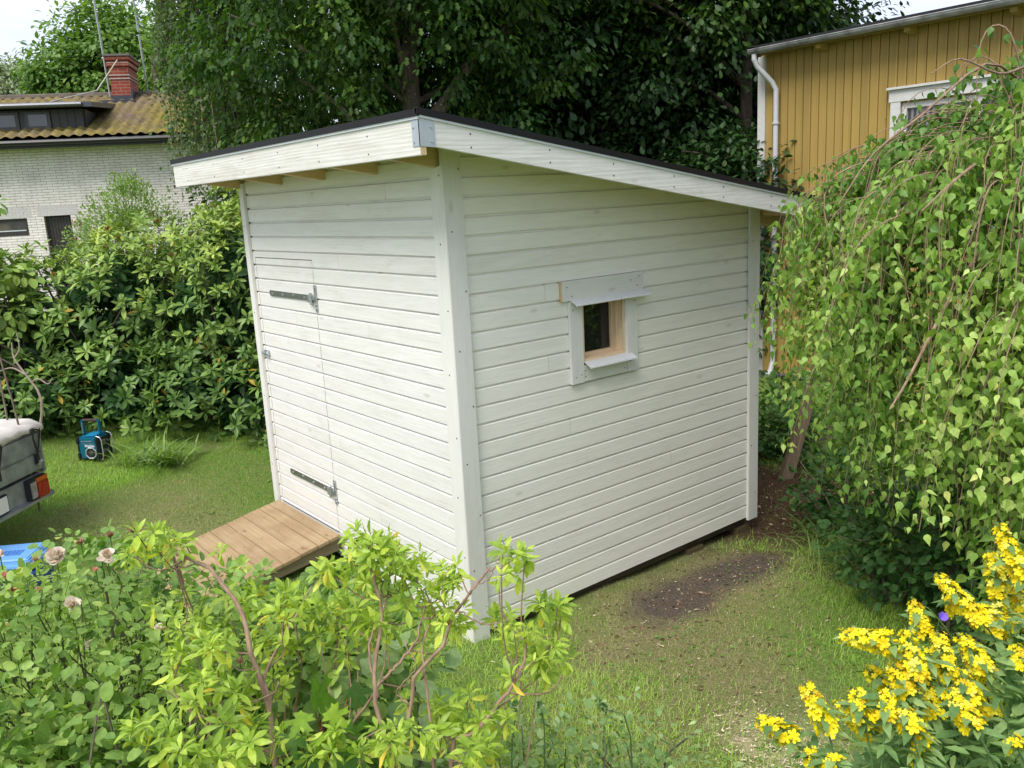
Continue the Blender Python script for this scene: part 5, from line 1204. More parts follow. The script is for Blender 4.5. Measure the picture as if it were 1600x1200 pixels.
# ------------------------------------------------------------------ the young weeping birch on the right
def make_weeping_birch():
    rng = RG; C0 = at(1590, 600, 4.75); base = np.array((C0[0], C0[1], gz(C0[0], C0[1]))); R = 1.42
    side = unit(np.array((CR[0], CR[1], 0))); fwd = unit(np.array((CF[0], CF[1], 0)))
    r = thing('young_weeping_birch', 'young weeping birch with bright leaf curtains hanging beside the shed', 'tree', base)
    top = np.array((C0[0], C0[1], 2.86)); b = MB()
    tp = smooth_path([base, base+(.05, .03, .9), base+(-.04, .02, 1.8), top], 14); b.tube(tp, np.linspace(.065, .035, len(tp)), 10); b.build('trunk', BARKL, r, shift=base, smooth=True)
    tw = MB(); big = MB(); P_, v_, X_ = [], [], []; LP = MB()
    nst = 960; hubs = rng.uniform(0, 2*math.pi, 54); hq = .25+.75*rng.random(54)**.55; tone = rng.random(54); hz = rng.normal(0, .09, 54)
    for i in range(nst):
        hb = rng.integers(54); a = hubs[hb]+rng.normal(0, .085); q = float(np.clip(hq[hb]+rng.normal(0, .06), .1, 1.03))
        if i % 8 == 0: a = rng.uniform(0, 2*math.pi); q = .15+.85*rng.random()
        o = (side*math.cos(a)+fwd*math.sin(a))*q*R*(1+.10*math.sin(3*a+1)+.06*math.sin(7*a))
        s = float(o@side); w = float(o@fwd)
        if w > .75: continue
        if s < -.98 and rng.random() < .45: continue
        z0 = 3.0-.85*q**2.6+rng.normal(0, .05)+hz[hb]-.13*math.exp(-((s+.68)/.28)**2)+.05*math.exp(-((s-.05)/.4)**2)
        st = top+o; st[2] = z0
        # lower end of the strand
        zlo = np.clip((-s-.30)*1.75, 0, 1.55); zend = .14+zlo+rng.random()**1.4*(1.15 if zlo < .6 else .6)
        if s > .05 and w < 0: zend = .25+rng.random()*1.1
        zend = min(zend, z0-.25); L = z0-zend
        apex = top*.45+st*.55; apex[2] = z0+.05+.09*rng.random(); p0 = top+np.array((0, 0, -.35*rng.random()))
        ep = to_px(st-(0, 0, L*.5))
        if ep[0] < 1232 or (ep[0] < 1290 and rng.random() < .22): continue
        out = unit(o)*rng.uniform(.0, .16); sw = rng.normal(0, .16, 3); sw[2] = 0
        pts = smooth_path([p0, apex, st, st+out*.6+sw*.5-(0, 0, L*.45), st+out+sw-(0, 0, L)], 24)
        pts = np.array(pts); pts = pts+np.stack([.012*np.sin(np.linspace(0, rng.uniform(6, 16), len(pts))+rng.uniform(0, 6)), .012*np.sin(np.linspace(0, rng.uniform(6, 16), len(pts))+rng.uniform(0, 6)), 0*pts[:, 0]], -1)*np.linspace(0, 1.6, len(pts))[:, None]; rr = np.linspace(.0032 if i % 9 else .0065, .0009, len(pts)); tw.tube(pts, rr, 4, cap=False)
        seg = np.linalg.norm(np.diff(pts, axis=0), axis=1); cs = np.concatenate([[0], np.cumsum(seg)]); tot = cs[-1]
        start = cs[min(8, len(cs)-1)]*(.12+.55*rng.random()); nl = int((tot-start)/.0215); tt = np.sort(rng.uniform(start, tot, nl)) if nl > 0 else []
        if nl <= 0: continue
        Q = np.stack([np.interp(tt, cs, pts[:, k]) for k in range(3)], -1)
        # side shoots
        off = rng.normal(0, 1, (nl, 3)); off[:, 2] = -abs(off[:, 2])*.8; off = unit(off)*rng.uniform(.015, .085, (nl, 1))
        Q = Q+off; P_.append(Q); X_.append(unit(off+rng.normal(0, .02, off.shape))); cv = tone[hb]*.35+rng.random()*.15
        v_.append(np.clip(cv+.35*rng.random(nl)+.22*(tt/tot)**2*rng.random(nl)+.34*q-.16, 0, 1))  # strands nearer the trunk coloured darker: inner crown shade painted in
    P_ = np.concatenate(P_); X_ = np.concatenate(X_); v_ = np.concatenate(v_); K = len(P_)
    X = unit(X_*.55+rng.normal(0, .45, (K, 3))+(0, 0, -.85)); outw = unit((P_-C0)*(1, 1, 0)+(0, 0, .4)); N = unit(outw*.7+rng.normal(0, .8, (K, 3)))
    px, py, d = to_px(P_)
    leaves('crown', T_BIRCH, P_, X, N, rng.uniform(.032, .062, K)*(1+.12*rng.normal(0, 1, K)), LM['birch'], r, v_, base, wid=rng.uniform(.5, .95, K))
    tw.build('twigs', TWIG, r, shift=base)
    # stout arching limbs seen through the leaves
    for pts, rad0 in (([(1590, 640, 4.7), (1540, 640, 4.4), (1500, 560, 4.2), (1460, 520, 4.0)], .028), ([(1600, 130, 4.6), (1540, 100, 4.2), (1440, 180, 3.9), (1365, 240, 3.8), (1310, 320, 3.75)], .0075), ([(1600, 190, 4.4), (1560, 230, 4.1), (1500, 275, 3.8), (1440, 330, 3.7)], .011), ([(1600, 105, 4.3), (1560, 115, 4.1), (1500, 92, 4.0), (1455, 115, 3.95)], .008), ([(1600, 300, 4.2), (1500, 440, 3.9), (1420, 590, 3.8), (1390, 640, 3.75)], .011)):
        big.tube(smooth_path([at(*p) for p in pts], 14), np.linspace(rad0, rad0*.3, len(smooth_path([at(*p) for p in pts], 14))), 6, cap=False)
    big.build('limbs', TWIG, r, shift=base)
make_weeping_birch()

# ------------------------------------------------------------------ foreground plants
def twig_up(b, s, e, r0=.006, r1=.003, bow=.03, rng=RG):
    s = np.array(s, float); e = np.array(e, float); m_ = s*.45+e*.55+rng.normal(0, bow*.5, 3)-(0, 0, bow); pth = smooth_path([s, m_, e], 6)
    b.tube(pth, np.linspace(r0, r1, len(pth)), 5, cap=False)

def make_azalea(label, basep, branches, blobs, leaf=.052, under=None):
    """branches: [(r0, [(x, y, depth)...])], blobs: [(cx, cy, rx, ry, depth, n, yellow)]"""
    rng = RG; g = at(*basep); base = np.array((g[0], g[1], gz(g[0], g[1])))
    r = thing('azalea_bush', label, 'shrub', base, group='lime green azaleas in front of the shed')
    b = MB(); nodes = []
    for r0, pts in branches:
        W_ = [at(*p) for p in pts]
        if r0 >= .009: W_ = [base+(0, 0, -.02)]+[base*.5+W_[0]*.5+(0, 0, .02)]+W_
        pth = smooth_path(W_, 22); pth = [p+rng.normal(0, .0022, 3) for p in pth]
        b.tube(pth, np.linspace(r0*.62, r0*.27, len(pth)), 7, cap=True); nodes += pth[5:]
    nodes = np.array(nodes)
    C_, yl = [], []
    for (cx, cy, rx, ry, d, n, ye) in blobs:
        for k in range(int(round(n*1.4))):
            a = rng.uniform(0, 6.283); q = rng.random()**.5
            C_.append(at(cx+math.cos(a)*q*rx, cy+math.sin(a)*q*ry, d+rng.normal(0, .09))); yl.append(ye)
    C_ = np.array(C_); yl = np.array(yl)
    for ic, c in enumerate(C_):
        if ic % 4: continue
        dd = np.linalg.norm((nodes-c)*(1.5, 1.5, .6), axis=1)+np.where(nodes[:, 2] > c[2]-.03, .35, 0); s = nodes[int(np.argmin(dd))]
        if np.linalg.norm((s-c)[:2]) > .22: s = c+(s-c)*(.35, .35, 0)-(0, 0, .30)
        twig_up(b, s, c, .0028, .0016)
    b.build('branches', TWIG, r, shift=base, smooth=True)
    A = unit(rng.normal(0, .42, C_.shape)+(0, 0, 1.)-CF*.15)
    P, X, N, S, ri, el = rosettes(C_, A, 10, leaf*rng.uniform(.5, 1.12, len(C_)), rng, .95, .38, .40)
    kk = rng.random(len(P)) < .70+.3*rng.random(len(C_))[ri]; P, X, N, S, ri, el = P[kk], X[kk], N[kk], S[kk], ri[kk], el[kk]
    v = np.clip(.18+.45*rng.random(len(P))+.3*yl[ri]+.16*(el > .9)*rng.random(len(P)), 0, .95); old = (el > .92) & (rng.random(len(P)) < .10+.3*yl[ri]); v[old] = rng.uniform(.9, 1, old.sum())
    leaves('foliage', T_LANCE, P, X, N, S, LM['azalea'], r, v, base, wid=rng.uniform(.85, 1.2, len(P)))
    # hanging older leaves under each whorl
    k = rng.choice(len(C_), int(len(C_)*1.6)); P2 = C_[k]-(0, 0, .012); X2 = unit(rng.normal(0, .5, (len(k), 3))+(0, 0, -.8)); N2 = unit(rng.normal(0, 1, (len(k), 3))-CF*.6)
    leaves('old_leaves', T_LANCE, P2, X2, N2, leaf*rng.uniform(.7, 1.1, len(k)), LM['azalea'], r, np.clip(.5+.5*rng.random(len(k)), 0, 1), base)
    return r

def make_foreground():
    rng = RG
    make_azalea('lime green azalea with a forked brown stem just left of the shed corner', (430, 1330, 2.35),
        [(.017, [(432, 1200, 2.3), (418, 1100, 2.3), (392, 1020, 2.32), (378, 960, 2.35), (330, 890, 2.4), (268, 862, 2.45)]),
         (.010, [(425, 1120, 2.3), (412, 1060, 2.33), (440, 1000, 2.4), (470, 950, 2.45)]),
         (.009, [(425, 1130, 2.28), (436, 1068, 2.24)]),
         (.008, [(430, 1180, 2.3), (350, 1130, 2.25), (300, 1120, 2.2)])],
        [(252, 850, 52, 22, 2.45, 12, .1), (205, 862, 25, 14, 2.48, 3, .1), (362, 864, 40, 8, 2.5, 1, .6), (375, 886, 16, 8, 2.45, 1, .1), (275, 955, 45, 35, 2.55, 7, .2),
         (300, 1015, 65, 38, 2.25, 15, 0), (330, 1085, 75, 35, 2.2, 15, 0), (360, 960, 60, 35, 2.6, 9, .1), (440, 985, 60, 40, 2.5, 14, .1), (250, 1150, 55, 35, 2.15, 10, 0), (350, 1165, 75, 35, 2.12, 14, 0), (455, 1170, 45, 30, 2.15, 6, 0),
         (485, 938, 62, 28, 2.6, 17, .1), (400, 935, 28, 14, 2.6, 3, .1), (505, 895, 16, 12, 2.55, 2, .1), (430, 1060, 40, 40, 2.5, 6, .3)])
    make_azalea('lime green azalea with many thin bare stems in front of the shed corner', (615, 1330, 2.35),
        [(.015, [(612, 1200, 2.3), (592, 1120, 2.3), (586, 1050, 2.32), (596, 960, 2.36), (580, 890, 2.4)]),
         (.012, [(614, 1190, 2.3), (640, 1130, 2.3), (648, 1060, 2.3), (690, 1010, 2.3), (710, 960, 2.3), (738, 920, 2.32), (765, 888, 2.32)]),
         (.008, [(600, 1060, 2.3), (620, 1040, 2.32), (650, 1000, 2.34), (665, 940, 2.4)]),
         (.007, [(590, 1090, 2.34), (577, 1010, 2.4), (600, 950, 2.45), (606, 930, 2.5)]),
         (.010, [(540, 1180, 2.5), (580, 1090, 2.45), (610, 1050, 2.42), (640, 1015, 2.42)]),
         (.005, [(640, 1100, 2.3), (620, 1080, 2.3), (650, 1040, 2.26), (628, 1000, 2.3)]),
         (.004, [(710, 960, 2.3), (738, 922, 2.3), (765, 900, 2.28), (778, 868, 2.28)]), (.0035, [(765, 890, 2.3), (795, 880, 2.28), (800, 852, 2.28)]), (.0035, [(700, 975, 2.3), (690, 920, 2.3), (706, 880, 2.3)]), (.004, [(715, 955, 2.3), (760, 975, 2.3), (812, 965, 2.32)])],
        [(585, 845, 42, 20, 2.42, 12, .25), (600, 885, 60, 28, 2.42, 18, .2), (545, 890, 40, 22, 2.5, 8, .1), (655, 875, 30, 22, 2.42, 7, .35), (690, 900, 32, 24, 2.42, 8, .5), (640, 935, 40, 20, 2.45, 8, .35), (700, 960, 34, 24, 2.4, 8, .7),
         (560, 955, 50, 28, 2.55, 12, .2), (600, 985, 40, 20, 2.55, 5, .3), (620, 1165, 60, 30, 2.12, 9, 0), (545, 1165, 40, 26, 2.15, 7, 0), (520, 1000, 40, 30, 2.55, 6, .2), (650, 1010, 25, 20, 2.45, 3, .3)])
    make_azalea('lime green azalea shoots leaning right across the lower edge of the shed', (720, 1330, 2.3),
        [(.013, [(705, 1190, 2.25), (735, 1150, 2.25), (770, 1110, 2.28), (795, 1080, 2.3), (815, 1045, 2.32), (822, 1010, 2.35)]),
         (.009, [(676, 1190, 2.3), (674, 1120, 2.3), (664, 1060, 2.32), (662, 1000, 2.36), (672, 975, 2.38)]),
         (.006, [(815, 1045, 2.32), (840, 1030, 2.34), (860, 1010, 2.34)])],
        [(802, 872, 28, 14, 2.3, 4, .1), (795, 890, 24, 16, 2.3, 3, .8), (790, 968, 28, 14, 2.35, 4, .1), (800, 990, 26, 14, 2.35, 4, .7), (858, 955, 24, 20, 2.35, 5, .0), (845, 1000, 28, 20, 2.36, 5, .4), (862, 1035, 32, 20, 2.36, 7, .1), (822, 1020, 20, 14, 2.36, 3, .2), (795, 1062, 12, 8, 2.3, 2, 0),
         (730, 1110, 34, 26, 2.4, 7, 0), (755, 1140, 40, 24, 2.35, 7, 0), (730, 1175, 50, 24, 2.2, 8, 0), (700, 1130, 34, 26, 2.4, 5, 0), (660, 1110, 30, 26, 2.5, 4, .1), (780, 1120, 20, 16, 2.38, 2, .2)])

    # rose bush
    base = at(140, 1150, 3.3); base[2] = gz(base[0], base[1]); base = np.array(base)
    r = thing('rose_bush', 'big rose bush with faded white and pink blooms at the lower left', 'shrub', base)
    lobes = [(at(70, 1010, 3.1), (.46, .46, .34)), (at(200, 1010, 3.1), (.42, .42, .34)), (at(-60, 1020, 3.1), (.5, .5, .36)), (at(290, 1040, 3.15), (.32, .36, .34)), (at(120, 1130, 2.75), (.5, .45, .42)), (at(20, 1140, 2.6), (.4, .4, .35)), (at(240, 1130, 3.0), (.42, .42, .42)), (at(380, 1060, 3.3), (.34, .34, .38)), (at(480, 1080, 3.3), (.34, .34, .36))]
    C_, D_ = lobe_points(lobes, 5600, rng, .55, zmin=base[2]+.1)
    C_ = C_+rng.normal(0, .05, C_.shape)
    px, py, dd = to_px(C_); k = py > 850+10*np.sin(px*.03)+np.clip((95-px)*1.6, 0, 58)+np.clip((px-235)*.7, 0, 62); C_, D_ = C_[k], D_[k]
    K = len(C_); Rx = unit(D_*.8+rng.normal(0, .6, (K, 3))+(0, 0, .25)); Up = unit(rng.normal(0, .45, (K, 3))+(0, 0, 1.)); Sd = unit(np.cross(Up, Rx))
    P, X, N, S, V = [], [], [], [], []; cv = np.clip(.65*vnoise(C_, 4, 3)+.45*rng.random(K)-.1, 0, 1)
    for t, sgn, sc in ((1, 0, 1.1), (.72, 1, 1), (.72, -1, 1), (.38, 1, .85), (.38, -1, .85)):
        P.append(C_+Rx*(.075*t)+Sd*.006*sgn); X.append(Rx*(1 if sgn == 0 else .45)+Sd*sgn*.95+rng.normal(0, .12, (K, 3))+(0, 0, -.15)); N.append(Up+rng.normal(0, .2, (K, 3))); S.append(.038*sc*rng.uniform(.75, 1.15, K)); V.append(np.clip(cv+rng.normal(0, .05, K), 0, .97))
    P, X, N, S, V = map(np.concatenate, (P, X, N, S, V)); V[rng.random(len(V)) < .008] = 1.
    leaves('foliage', T_OVAL, P, X, N, S, LM['rose'], r, V, base)
    b = MB(); 
    for i in rng.choice(K, 260, replace=False):
        q = C_[i]; s = base+np.array((*rng.normal(0, .22, 2), 0)); m_ = s*.5+q*.5+rng.normal(0, .06, 3); pth = smooth_path([s, m_, q], 8); b.tube(pth, np.linspace(.007, .002, len(pth)), 4, cap=False)
    for i in range(K):
        if rng.random() < .5: b.tube([C_[i]-Rx[i]*.02, C_[i]+Rx[i]*.07], .0012, 3, cap=False)
    b.tube(smooth_path([at(222, 1160, 2.95), at(210, 1060, 2.9), at(190, 985, 2.88), at(165, 945, 2.9)], 10), np.linspace(.011, .005, 11), 6); b.tube(smooth_path([at(195, 985, 2.88), at(225, 965, 2.88), at(255, 945, 2.9)], 6), .004, 5)
    b.build('stems', barkmat('rose_stem', (.05, .07, .025), (.12, .12, .05), 20), r, shift=base)
    def bloom(x, y, d, size, mat, nm, n=26, closed=0.):
        c = at(x, y, d); A = unit(np.array((0, 0, 1.))-CF*.5+rng.normal(0, .2, 3)); A_ = np.tile(A, (n, 1)); dr = unit(rng.normal(0, 1, (n, 3))); rdl = unit(dr-A_*np.sum(dr*A_, 1)[:, None])
        t = rng.random(n)**.7; X = unit(A_*(1.25-t[:, None]*1.15+closed)+rdl*(.25+t[:, None])); N = unit(A_-rdl*.4); Tp = strip_leaf([(0, 0), (.3, .28), (.75, .42), (.95, .25), (1, 0)], -.25, .35)
        o = leaves(nm, Tp, np.tile(c, (n, 1))+rng.normal(0, size*.06, (n, 3)), X, N, size*rng.uniform(.75, 1.1, n), mat, r, rng.random(n), base)
        bb = MB(); bb.tube([c, c-(0, 0, .05)], .002, 4, cap=False); bb.build('stalk', LM['rose'], o, shift=base)
    WP = leafmat('white_petal', [(0, (.72, .62, .52)), (.6, (.82, .76, .68)), (1, (.55, .36, .22))], .6, .3, .2, (1.1, 1, .9)); BP = leafmat('brown_petal', [(0, (.38, .24, .13)), (.6, (.55, .42, .28)), (1, (.25, .12, .06))], .7, .2, .2, (1.1, 1, .8))
    PP = leafmat('pink_petal', [(0, (.60, .20, .20)), (.6, (.70, .38, .28)), (1, (.70, .50, .28))], .6, .3, .2, (1.1, .9, .9))
    for (x, y, s, n) in ((88, 873, .036, 34), (168, 872, .030, 22), (113, 948, .030, 18), (250, 985, .022, 12), (140, 1010, .020, 10), (0, 868, .02, 9)): bloom(x, y, 2.7, s, WP, 'white_bloom', n)
    for (x, y, s) in ((78, 866, .018), (127, 850, .02), (172, 838, .02), (208, 832, .02), (58, 878, .018), (222, 836, .02), (232, 840, .018), (260, 985, .015)): bloom(x, y, 2.75, s, BP, 'faded_bloom', 12, .2)
    for (x, y, s) in ((62, 925, .017), (22, 922, .017), (5, 985, .022), (8, 900, .016), (375, 1035, .015), (150, 893, .015)): bloom(x, y, 2.68, s, PP, 'pink_bloom', 16, .1)

    # taller mixed stems behind the azaleas
    def herb(label, px, py, d, w, h, n, size, T, mat, cat='plant', **kw):
        g = at(px, py, d); B = np.array((g[0], g[1], gz(g[0], g[1]))); return leafy('garden_herb', label, B, [((g[0], g[1], max(g[2], B[2]+h)), (w, w, h))], n, size, T, mat, cat=cat, **kw)
    herb('broad-leaved plant behind the azalea stems, under the shed door wall', 530, 1010, 3.3, .42, .20, 1000, .06, T_OVAL, LM['rose'], vr=(0, .7), stems=40, rin=.2)
    herb('dark leafy plant tucked between the ramp and the azaleas', 510, 905, 4.0, .10, .07, 80, .06, T_OVAL, LM['rose'], vr=(0, .5), stems=12)
    herb('leafy plant at the very bottom edge below the azaleas', 450, 1180, 2.7, .38, .35, 900, .07, T_OVAL, LM['rhodo'], vr=(.1, .8), stems=30, rin=.2)
    herb('leafy plant filling the bottom left corner below the rose', 90, 1200, 2.35, .40, .25, 900, .05, T_OVAL, LM['rose'], vr=(.0, .7), stems=30, rin=.2)
    # dusty grey-green weeds along the bottom edge
    wm = leafmat('grey_weed_leaf', [(0, (.11, .22, .06)), (.5, (.24, .36, .13)), (.85, (.40, .50, .25)), (1, (.64, .68, .50))], .6, .3)
    for i, (px, py, d, w, n, lab) in enumerate(((640, 1030, 2.9, .13, 26, 'large dull grey-green leaves between the azalea stems'), (790, 1170, 3.1, .28, 150, 'grey-green weeds at the bottom edge right of the azaleas'), (900, 1180, 3.2, .28, 170, 'grey-green weeds with whitish leaves at the middle of the bottom edge'), (960, 1130, 3.3, .22, 90, 'loose pale weed with a tall seedy stem'), (1040, 1190, 3.2, .25, 110, 'low grey weeds at the bottom edge left of the yellow flowers'), (700, 1190, 2.9, .22, 100, 'weeds under the right-hand azalea shoots'))):
        g = at(px, py, d); B = np.array((g[0], g[1], gz(g[0], g[1])))
        leafy('grey_weed', lab, B, [((g[0], g[1], g[2]-.05), (w, w, .16)), ((g[0], g[1], (g[2]+B[2])/2-.1), (w*1.1, w*1.1, .3))], n*3 if i == 0 else n*5, .10 if i == 0 else .038, T_OVAL if i < 2 else T_OAK, wm, cat='weed', group='grey-green weeds along the bottom', stems=14 if i else 5, rin=.2)
    # nodding stems
    for i, (x0, y0, x1, y1, x2, y2, lab) in enumerate(((852, 1210, 850, 1130, 838, 1095, 'thin green weed stem rising through the pale weeds, upper tip at mid lawn'), (800, 1200, 805, 1120, 800, 1098, 'thin green stem beside the rightmost azalea branch'), (985, 1150, 950, 1110, 935, 1090, 'curved thin seed stem above the grey weeds'))):
        d = 3.0; s = at(x2, y2, d); B = at(x0, y0, d); B[2] = gz(B[0], B[1]); r = thing('weed_stem', lab, 'weed', B, group='thin weed stems'); b = MB(); pth = smooth_path([B, at(x0, y0, d), at(x1, y1, d), s], 10); b.tube(pth, np.linspace(.004, .002, len(pth)), 5); b.build('stem', LM['lyse'], r, shift=B)
        K = 26; q = np.array(pth)[rng.integers(6, len(pth), K)]; leaves('leaf_pairs', T_OVAL, q, rng.normal(0, 1, (K, 3))+(0, 0, .2), rng.normal(0, .3, (K, 3))+(0, 0, 1), .035*rng.uniform(.5, 1, K), wm, r, rng.random(K), B)
    # young maple sapling: large lobed leaves
    def maple_leaf_template():
        out = [(0, 0), (.02, .10), (-.08, .26), (.06, .28), (.10, .46), (.22, .34), (.30, .22), (.42, .40), (.50, .62), (.58, .48), (.72, .50), (.62, .30), (.52, .15), (.70, .18), (.76, .12), (.90, .12), (1.0, 0)]
        pts = out+[(x, -y) for x, y in out[-2:0:-1]]; V = [(.30, 0, .03)]+[(x, y, -.10*abs(y)-.14*x*x+(.02 if i % 2 else 0)) for i, (x, y) in enumerate(pts)]
        n = len(pts); return np.array(V, float), [(0, 1+i, 1+(i+1) % n) for i in range(n)]
    TM = maple_leaf_template(); base = at(520, 1330, 2.4); base[2] = gz(base[0], base[1])
    r = thing('maple_sapling', 'young maple sapling with large bright lobed leaves low among the azaleas', 'sapling', base)
    spots = [(500, 1090, 2.3, 70, .55), (505, 1150, 2.15, 50, .9), (468, 1128, 2.2, 45, .75), (525, 1120, 2.2, 40, .95), (550, 1150, 2.3, 55, .35), (455, 1160, 2.25, 45, .4), (560, 1085, 2.5, 42, .15), (480, 1185, 2.3, 48, .3), (540, 1190, 2.3, 55, .25), (80, 1190, 2.3, 60, .1), (195, 1150, 2.5, 55, .05)]
    mm = leafmat('sapling_leaf', [(0, (.04, .10, .03)), (.5, (.12, .26, .03)), (1, (.30, .44, .04))], .45, .4)
    C_ = np.array([at(x, y, d) for x, y, d, s, v in spots[:9]]); K = len(C_); S = np.array([s*2/F_PX*d for x, y, d, s, v in spots[:9]])*.52
    X = unit(rng.normal(0, .5, (K, 3))+CR*np.array([[.2], [-.2], [-.5], [.5], [.6], [-.5], [.3], [-.3], [.5]])*1.4-CU*.35); N = unit(-CF*.7+np.array((0, 0, 1.))*.7+rng.normal(0, .2, (K, 3)))
    leaves('leaves', TM, C_-X*S[:, None]*.4, X, N, S, mm, r, np.array([s[4] for s in spots[:9]]), base)
    b = MB(); st = smooth_path([base, at(500, 1260, 2.4), at(505, 1120, 2.35)], 8); b.tube(st, np.linspace(.007, .003, len(st)), 5)
    for c, xx, s in zip(C_, X, S): b.tube(smooth_path([st[5], (st[5]+c)/2+(0, 0, .01), c-xx*s*.4], 6), .0018, 4)
    b.build('stem', barkmat('red_stem', (.16, .05, .03), (.24, .09, .05), 30), r, shift=base)
make_foreground()

def make_loosestrife():
    rng = RG; D0 = 2.55
    base = at(1500, 1290, D0+.1); base[2] = gz(base[0], base[1]); base = np.array(base)
    r = thing('yellow_loosestrife', 'clump of bright yellow loosestrife spikes in the lower right corner', 'flowers', base)
    spikes = [((1560, 822), (1600, 905)), ((1548, 867), (1562, 930)), ((1562, 925), (1556, 1000)), ((1465, 900), (1535, 972)), ((1425, 937), (1446, 995)), ((1310, 993), (1392, 1004)), ((1370, 1000), (1425, 1030)), ((1416, 986), (1432, 1058)), ((1465, 990), (1488, 1080)), ((1500, 993), (1538, 1050)), ((1259, 1070), (1294, 1142)), ((1182, 1125), (1242, 1152)), ((1308, 1098), (1368, 1150)), ((1336, 1078), (1352, 1128)), ((1385, 1080), (1384, 1122)), ((1262, 1170), (1280, 1200)), ((1525, 1010), (1550, 1125)), ((1440, 1055), (1460, 1118)), ((1480, 1080), (1525, 1140)), ((1592, 900), (1594, 990)), ((1350, 1045), (1392, 1070)), ((1395, 1040), (1420, 1090)), ((1450, 1010), (1470, 1060)), ((1412, 1108), (1425, 1140)), ((1430, 1145), (1446, 1165)), ((1577, 1150), (1590, 1170)), ((1530, 950), (1580, 985)), ((1585, 1010), (1600, 1040)), ((1290, 1185), (1310, 1200)), ((1500, 1050), (1520, 1100)), ((1428, 1172), (1440, 1185)), ((1480, 925), (1500, 960))]
    petal = strip_leaf([(0, 0), (.3, .24), (.68, .32), (.9, .16), (1, 0)], -.10, .22); TV, TF = [], []
    for k in range(5):
        a = k*2*math.pi/5; ca, sa = math.cos(a), math.sin(a); o = len(TV)
        for p in petal[0]:
            rr, w, z = p; rad_ = rr*1.0; TV.append((rad_*ca-w*sa, rad_*sa+w*ca, .10+rr*.55-.25*rr*rr+z*.4))
        TF += [tuple(o+q for q in f) for f in petal[1]]
    # template normal is +Z; `leaves` maps X->X, Y->Y, Z->Z
    TFL = (np.array(TV), TF)
    YM = leafmat('yellow_petal', [(0, (.62, .42, .02)), (.10, (.80, .60, .010)), (.4, (.90, .74, .012)), (.8, (.95, .83, .03)), (.95, (.96, .90, .15)), (1, (.55, .60, .12))], .55, .3, .25, (1.05, 1.05, .4)); CM = plain('flower_centre', (.55, .30, .02), .7)
    b = MB(); LP, LX, LN, LS, LV = [], [], [], [], []
    for i, (tip, bot) in enumerate(spikes):
        d = D0+(.22 if tip[1] < 960 else 0)+rng.uniform(-.10, .10)-(.12 if tip[1] > 1060 else 0); A = at(*tip, d); Bp = at(*bot, d-.02); ax = unit(A-Bp); L = np.linalg.norm(A-Bp)
        low = Bp-ax*.15-(0, 0, .12); pth = smooth_path([base+np.array((*rng.normal(0, .10, 2), 0)), base*.45+low*.55+rng.normal(0, .02, 3), low, Bp, A], 14); b.tube(pth, np.linspace(.0045, .0022, len(pth)), 5)
        nf = max(16, int(L/.0021)); t = np.sort(rng.random(nf)); ang = np.arange(nf)*2.4+rng.normal(0, .3, nf)
        u = unit(np.cross(ax, (0.3, .2, 1.))); w = np.cross(ax, u); rdl = np.cos(ang)[:, None]*u+np.sin(ang)[:, None]*w
        wid = (.72+.1*rng.random())*(.018+.014*np.sin(np.clip(t, 0, 1)*math.pi*.85+.5)*(1-t)+.004)
        P = Bp+ax*(t*L)[:, None]+rdl*wid[:, None]; Z = unit(rdl*1.0+ax*(.25+.5*t[:, None])+(0, 0, .15)+rng.normal(0, .18, (nf, 3))); Xd = unit(np.cross(Z, unit(rng.normal(size=(nf, 3)))))
        fs = .0182*(1.08-.55*t)*rng.uniform(.85, 1.1, nf)
        o = leaves('flower_spike', TFL, P, Xd, Z, fs, YM, r, rng.random(nf), base)
        # leaves on the stem: whorls among and under the flowers
        for q in (0, .35, .7, .97, 1.03):
            for k in range(4):
                an = k*1.57+rng.uniform(0, .6); rd = math.cos(an)*u+math.sin(an)*w; LP.append(Bp+ax*L*q); LX.append(rd+ax*(.25+q*.8)); LN.append(ax+rng.normal(0, .2, 3)); LS.append(.030*(1.05-.72*q)); LV.append(rng.random())
        S_ = np.array(pth)
        for q in range(6, 12):
            c = S_[min(q, len(S_)-1)]
            for k in range(4):
                an = k*1.57+rng.uniform(0, 1); rd = np.array((math.cos(an), math.sin(an), .1)); LP.append(c); LX.append(rd+rng.normal(0, .2, 3)); LN.append((0, 0, 1.)+rng.normal(0, .3, 3)); LS.append(rng.uniform(.05, .08)); LV.append(rng.random())
    K = 1500
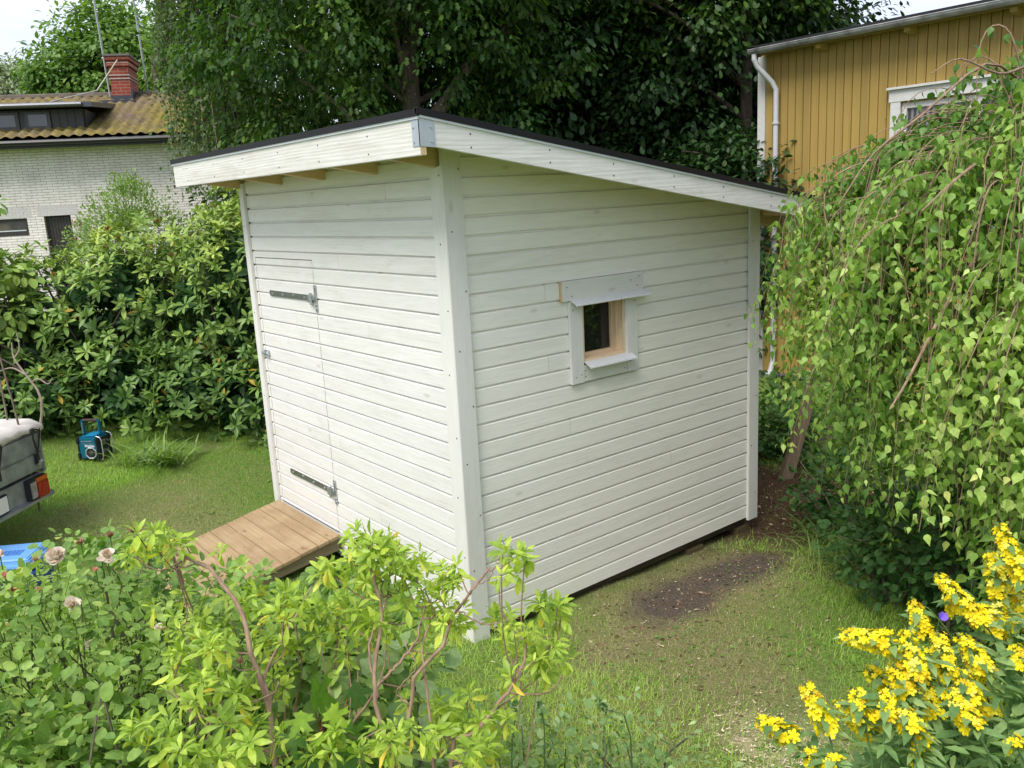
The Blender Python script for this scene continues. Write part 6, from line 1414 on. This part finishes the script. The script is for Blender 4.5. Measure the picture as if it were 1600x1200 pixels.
    for k in range(K):
        x = rng.uniform(1330, 1660); y = 1250-rng.random()*(120+170*(x > 1560))*min(1, (x-1290)/120); c = at(x, y, D0+.16+rng.normal(0, .12)); a = rng.uniform(0, 6.28)
        LP.append(c); LX.append((math.cos(a), math.sin(a), rng.normal(0, .35))); LN.append((0, 0, 1.)+rng.normal(0, .35, 3)); LS.append(rng.uniform(.045, .085)); LV.append(rng.random())
    T = strip_leaf([(0, 0), (.25, .15), (.6, .16), (1, 0)], .25, .3); leaves('foliage', T, LP, LX, LN, LS, LM['lyse'], r, np.array(LV), base)
    b.build('stems', LM['lyse'], r, shift=base)
    # small far clump under the birch
    c = at(1550, 725, 5.2); B = np.array((c[0], c[1], gz(c[0], c[1]))); r2 = thing('yellow_loosestrife', 'few yellow flowers in the shade under the birch, far behind the front clump', 'flowers', B)
    n = 60; P = np.array([at(1555+rng.normal(0, 16), 735+rng.normal(0, 38), 5.2) for _ in range(n)]); leaves('flowers', TFL, P, rng.normal(size=(n, 3)), rng.normal(0, .5, (n, 3))-CF, .02, YM, r2, rng.random(n), B)
    b = MB()
    for p in P[:20]: b.tube(smooth_path([B, (B+p)/2+rng.normal(0, .03, 3), p], 6), .003, 4, cap=False)
    b.build('stems', LM['under'], r2, shift=B)
    # purple bellflower
    base2 = at(1510, 1290, 2.75); base2[2] = gz(base2[0], base2[1]); r3 = thing('purple_bellflower', 'single purple bellflower among the yellow spikes', 'flower', base2); tip = at(1470, 966, 2.62)
    b = MB(); pth = smooth_path([base2, at(1525, 1080, 2.68), at(1490, 1000, 2.62), at(1455, 955, 2.6), at(1445, 948, 2.6)], 14); b.tube(pth, .0022, 5); b.tube(smooth_path([at(1478, 985, 2.62), at(1466, 976, 2.62), tip], 5), .0018, 5); b.build('stem', LM['shrub'], r3, shift=base2)
    n = 6; a = np.arange(n)*1.047; A = unit(-CF*.8+CU*.5); u = unit(np.cross(A, CR)); w = np.cross(A, u); rd = np.cos(a)[:, None]*u+np.sin(a)[:, None]*w
    leaves('petals', strip_leaf([(0, 0), (.4, .32), (.75, .34), (1, 0)], -.1, .2), np.tile(tip, (n, 1)), unit(A+rd*.9), unit(A-rd*.6), .026, leafmat('purple_petal', [(0, (.22, .13, .62)), (1, (.34, .22, .78))], .5, .3, .3, (1, .8, 1.2)), r3, rng.random(n), base2)
make_loosestrife()
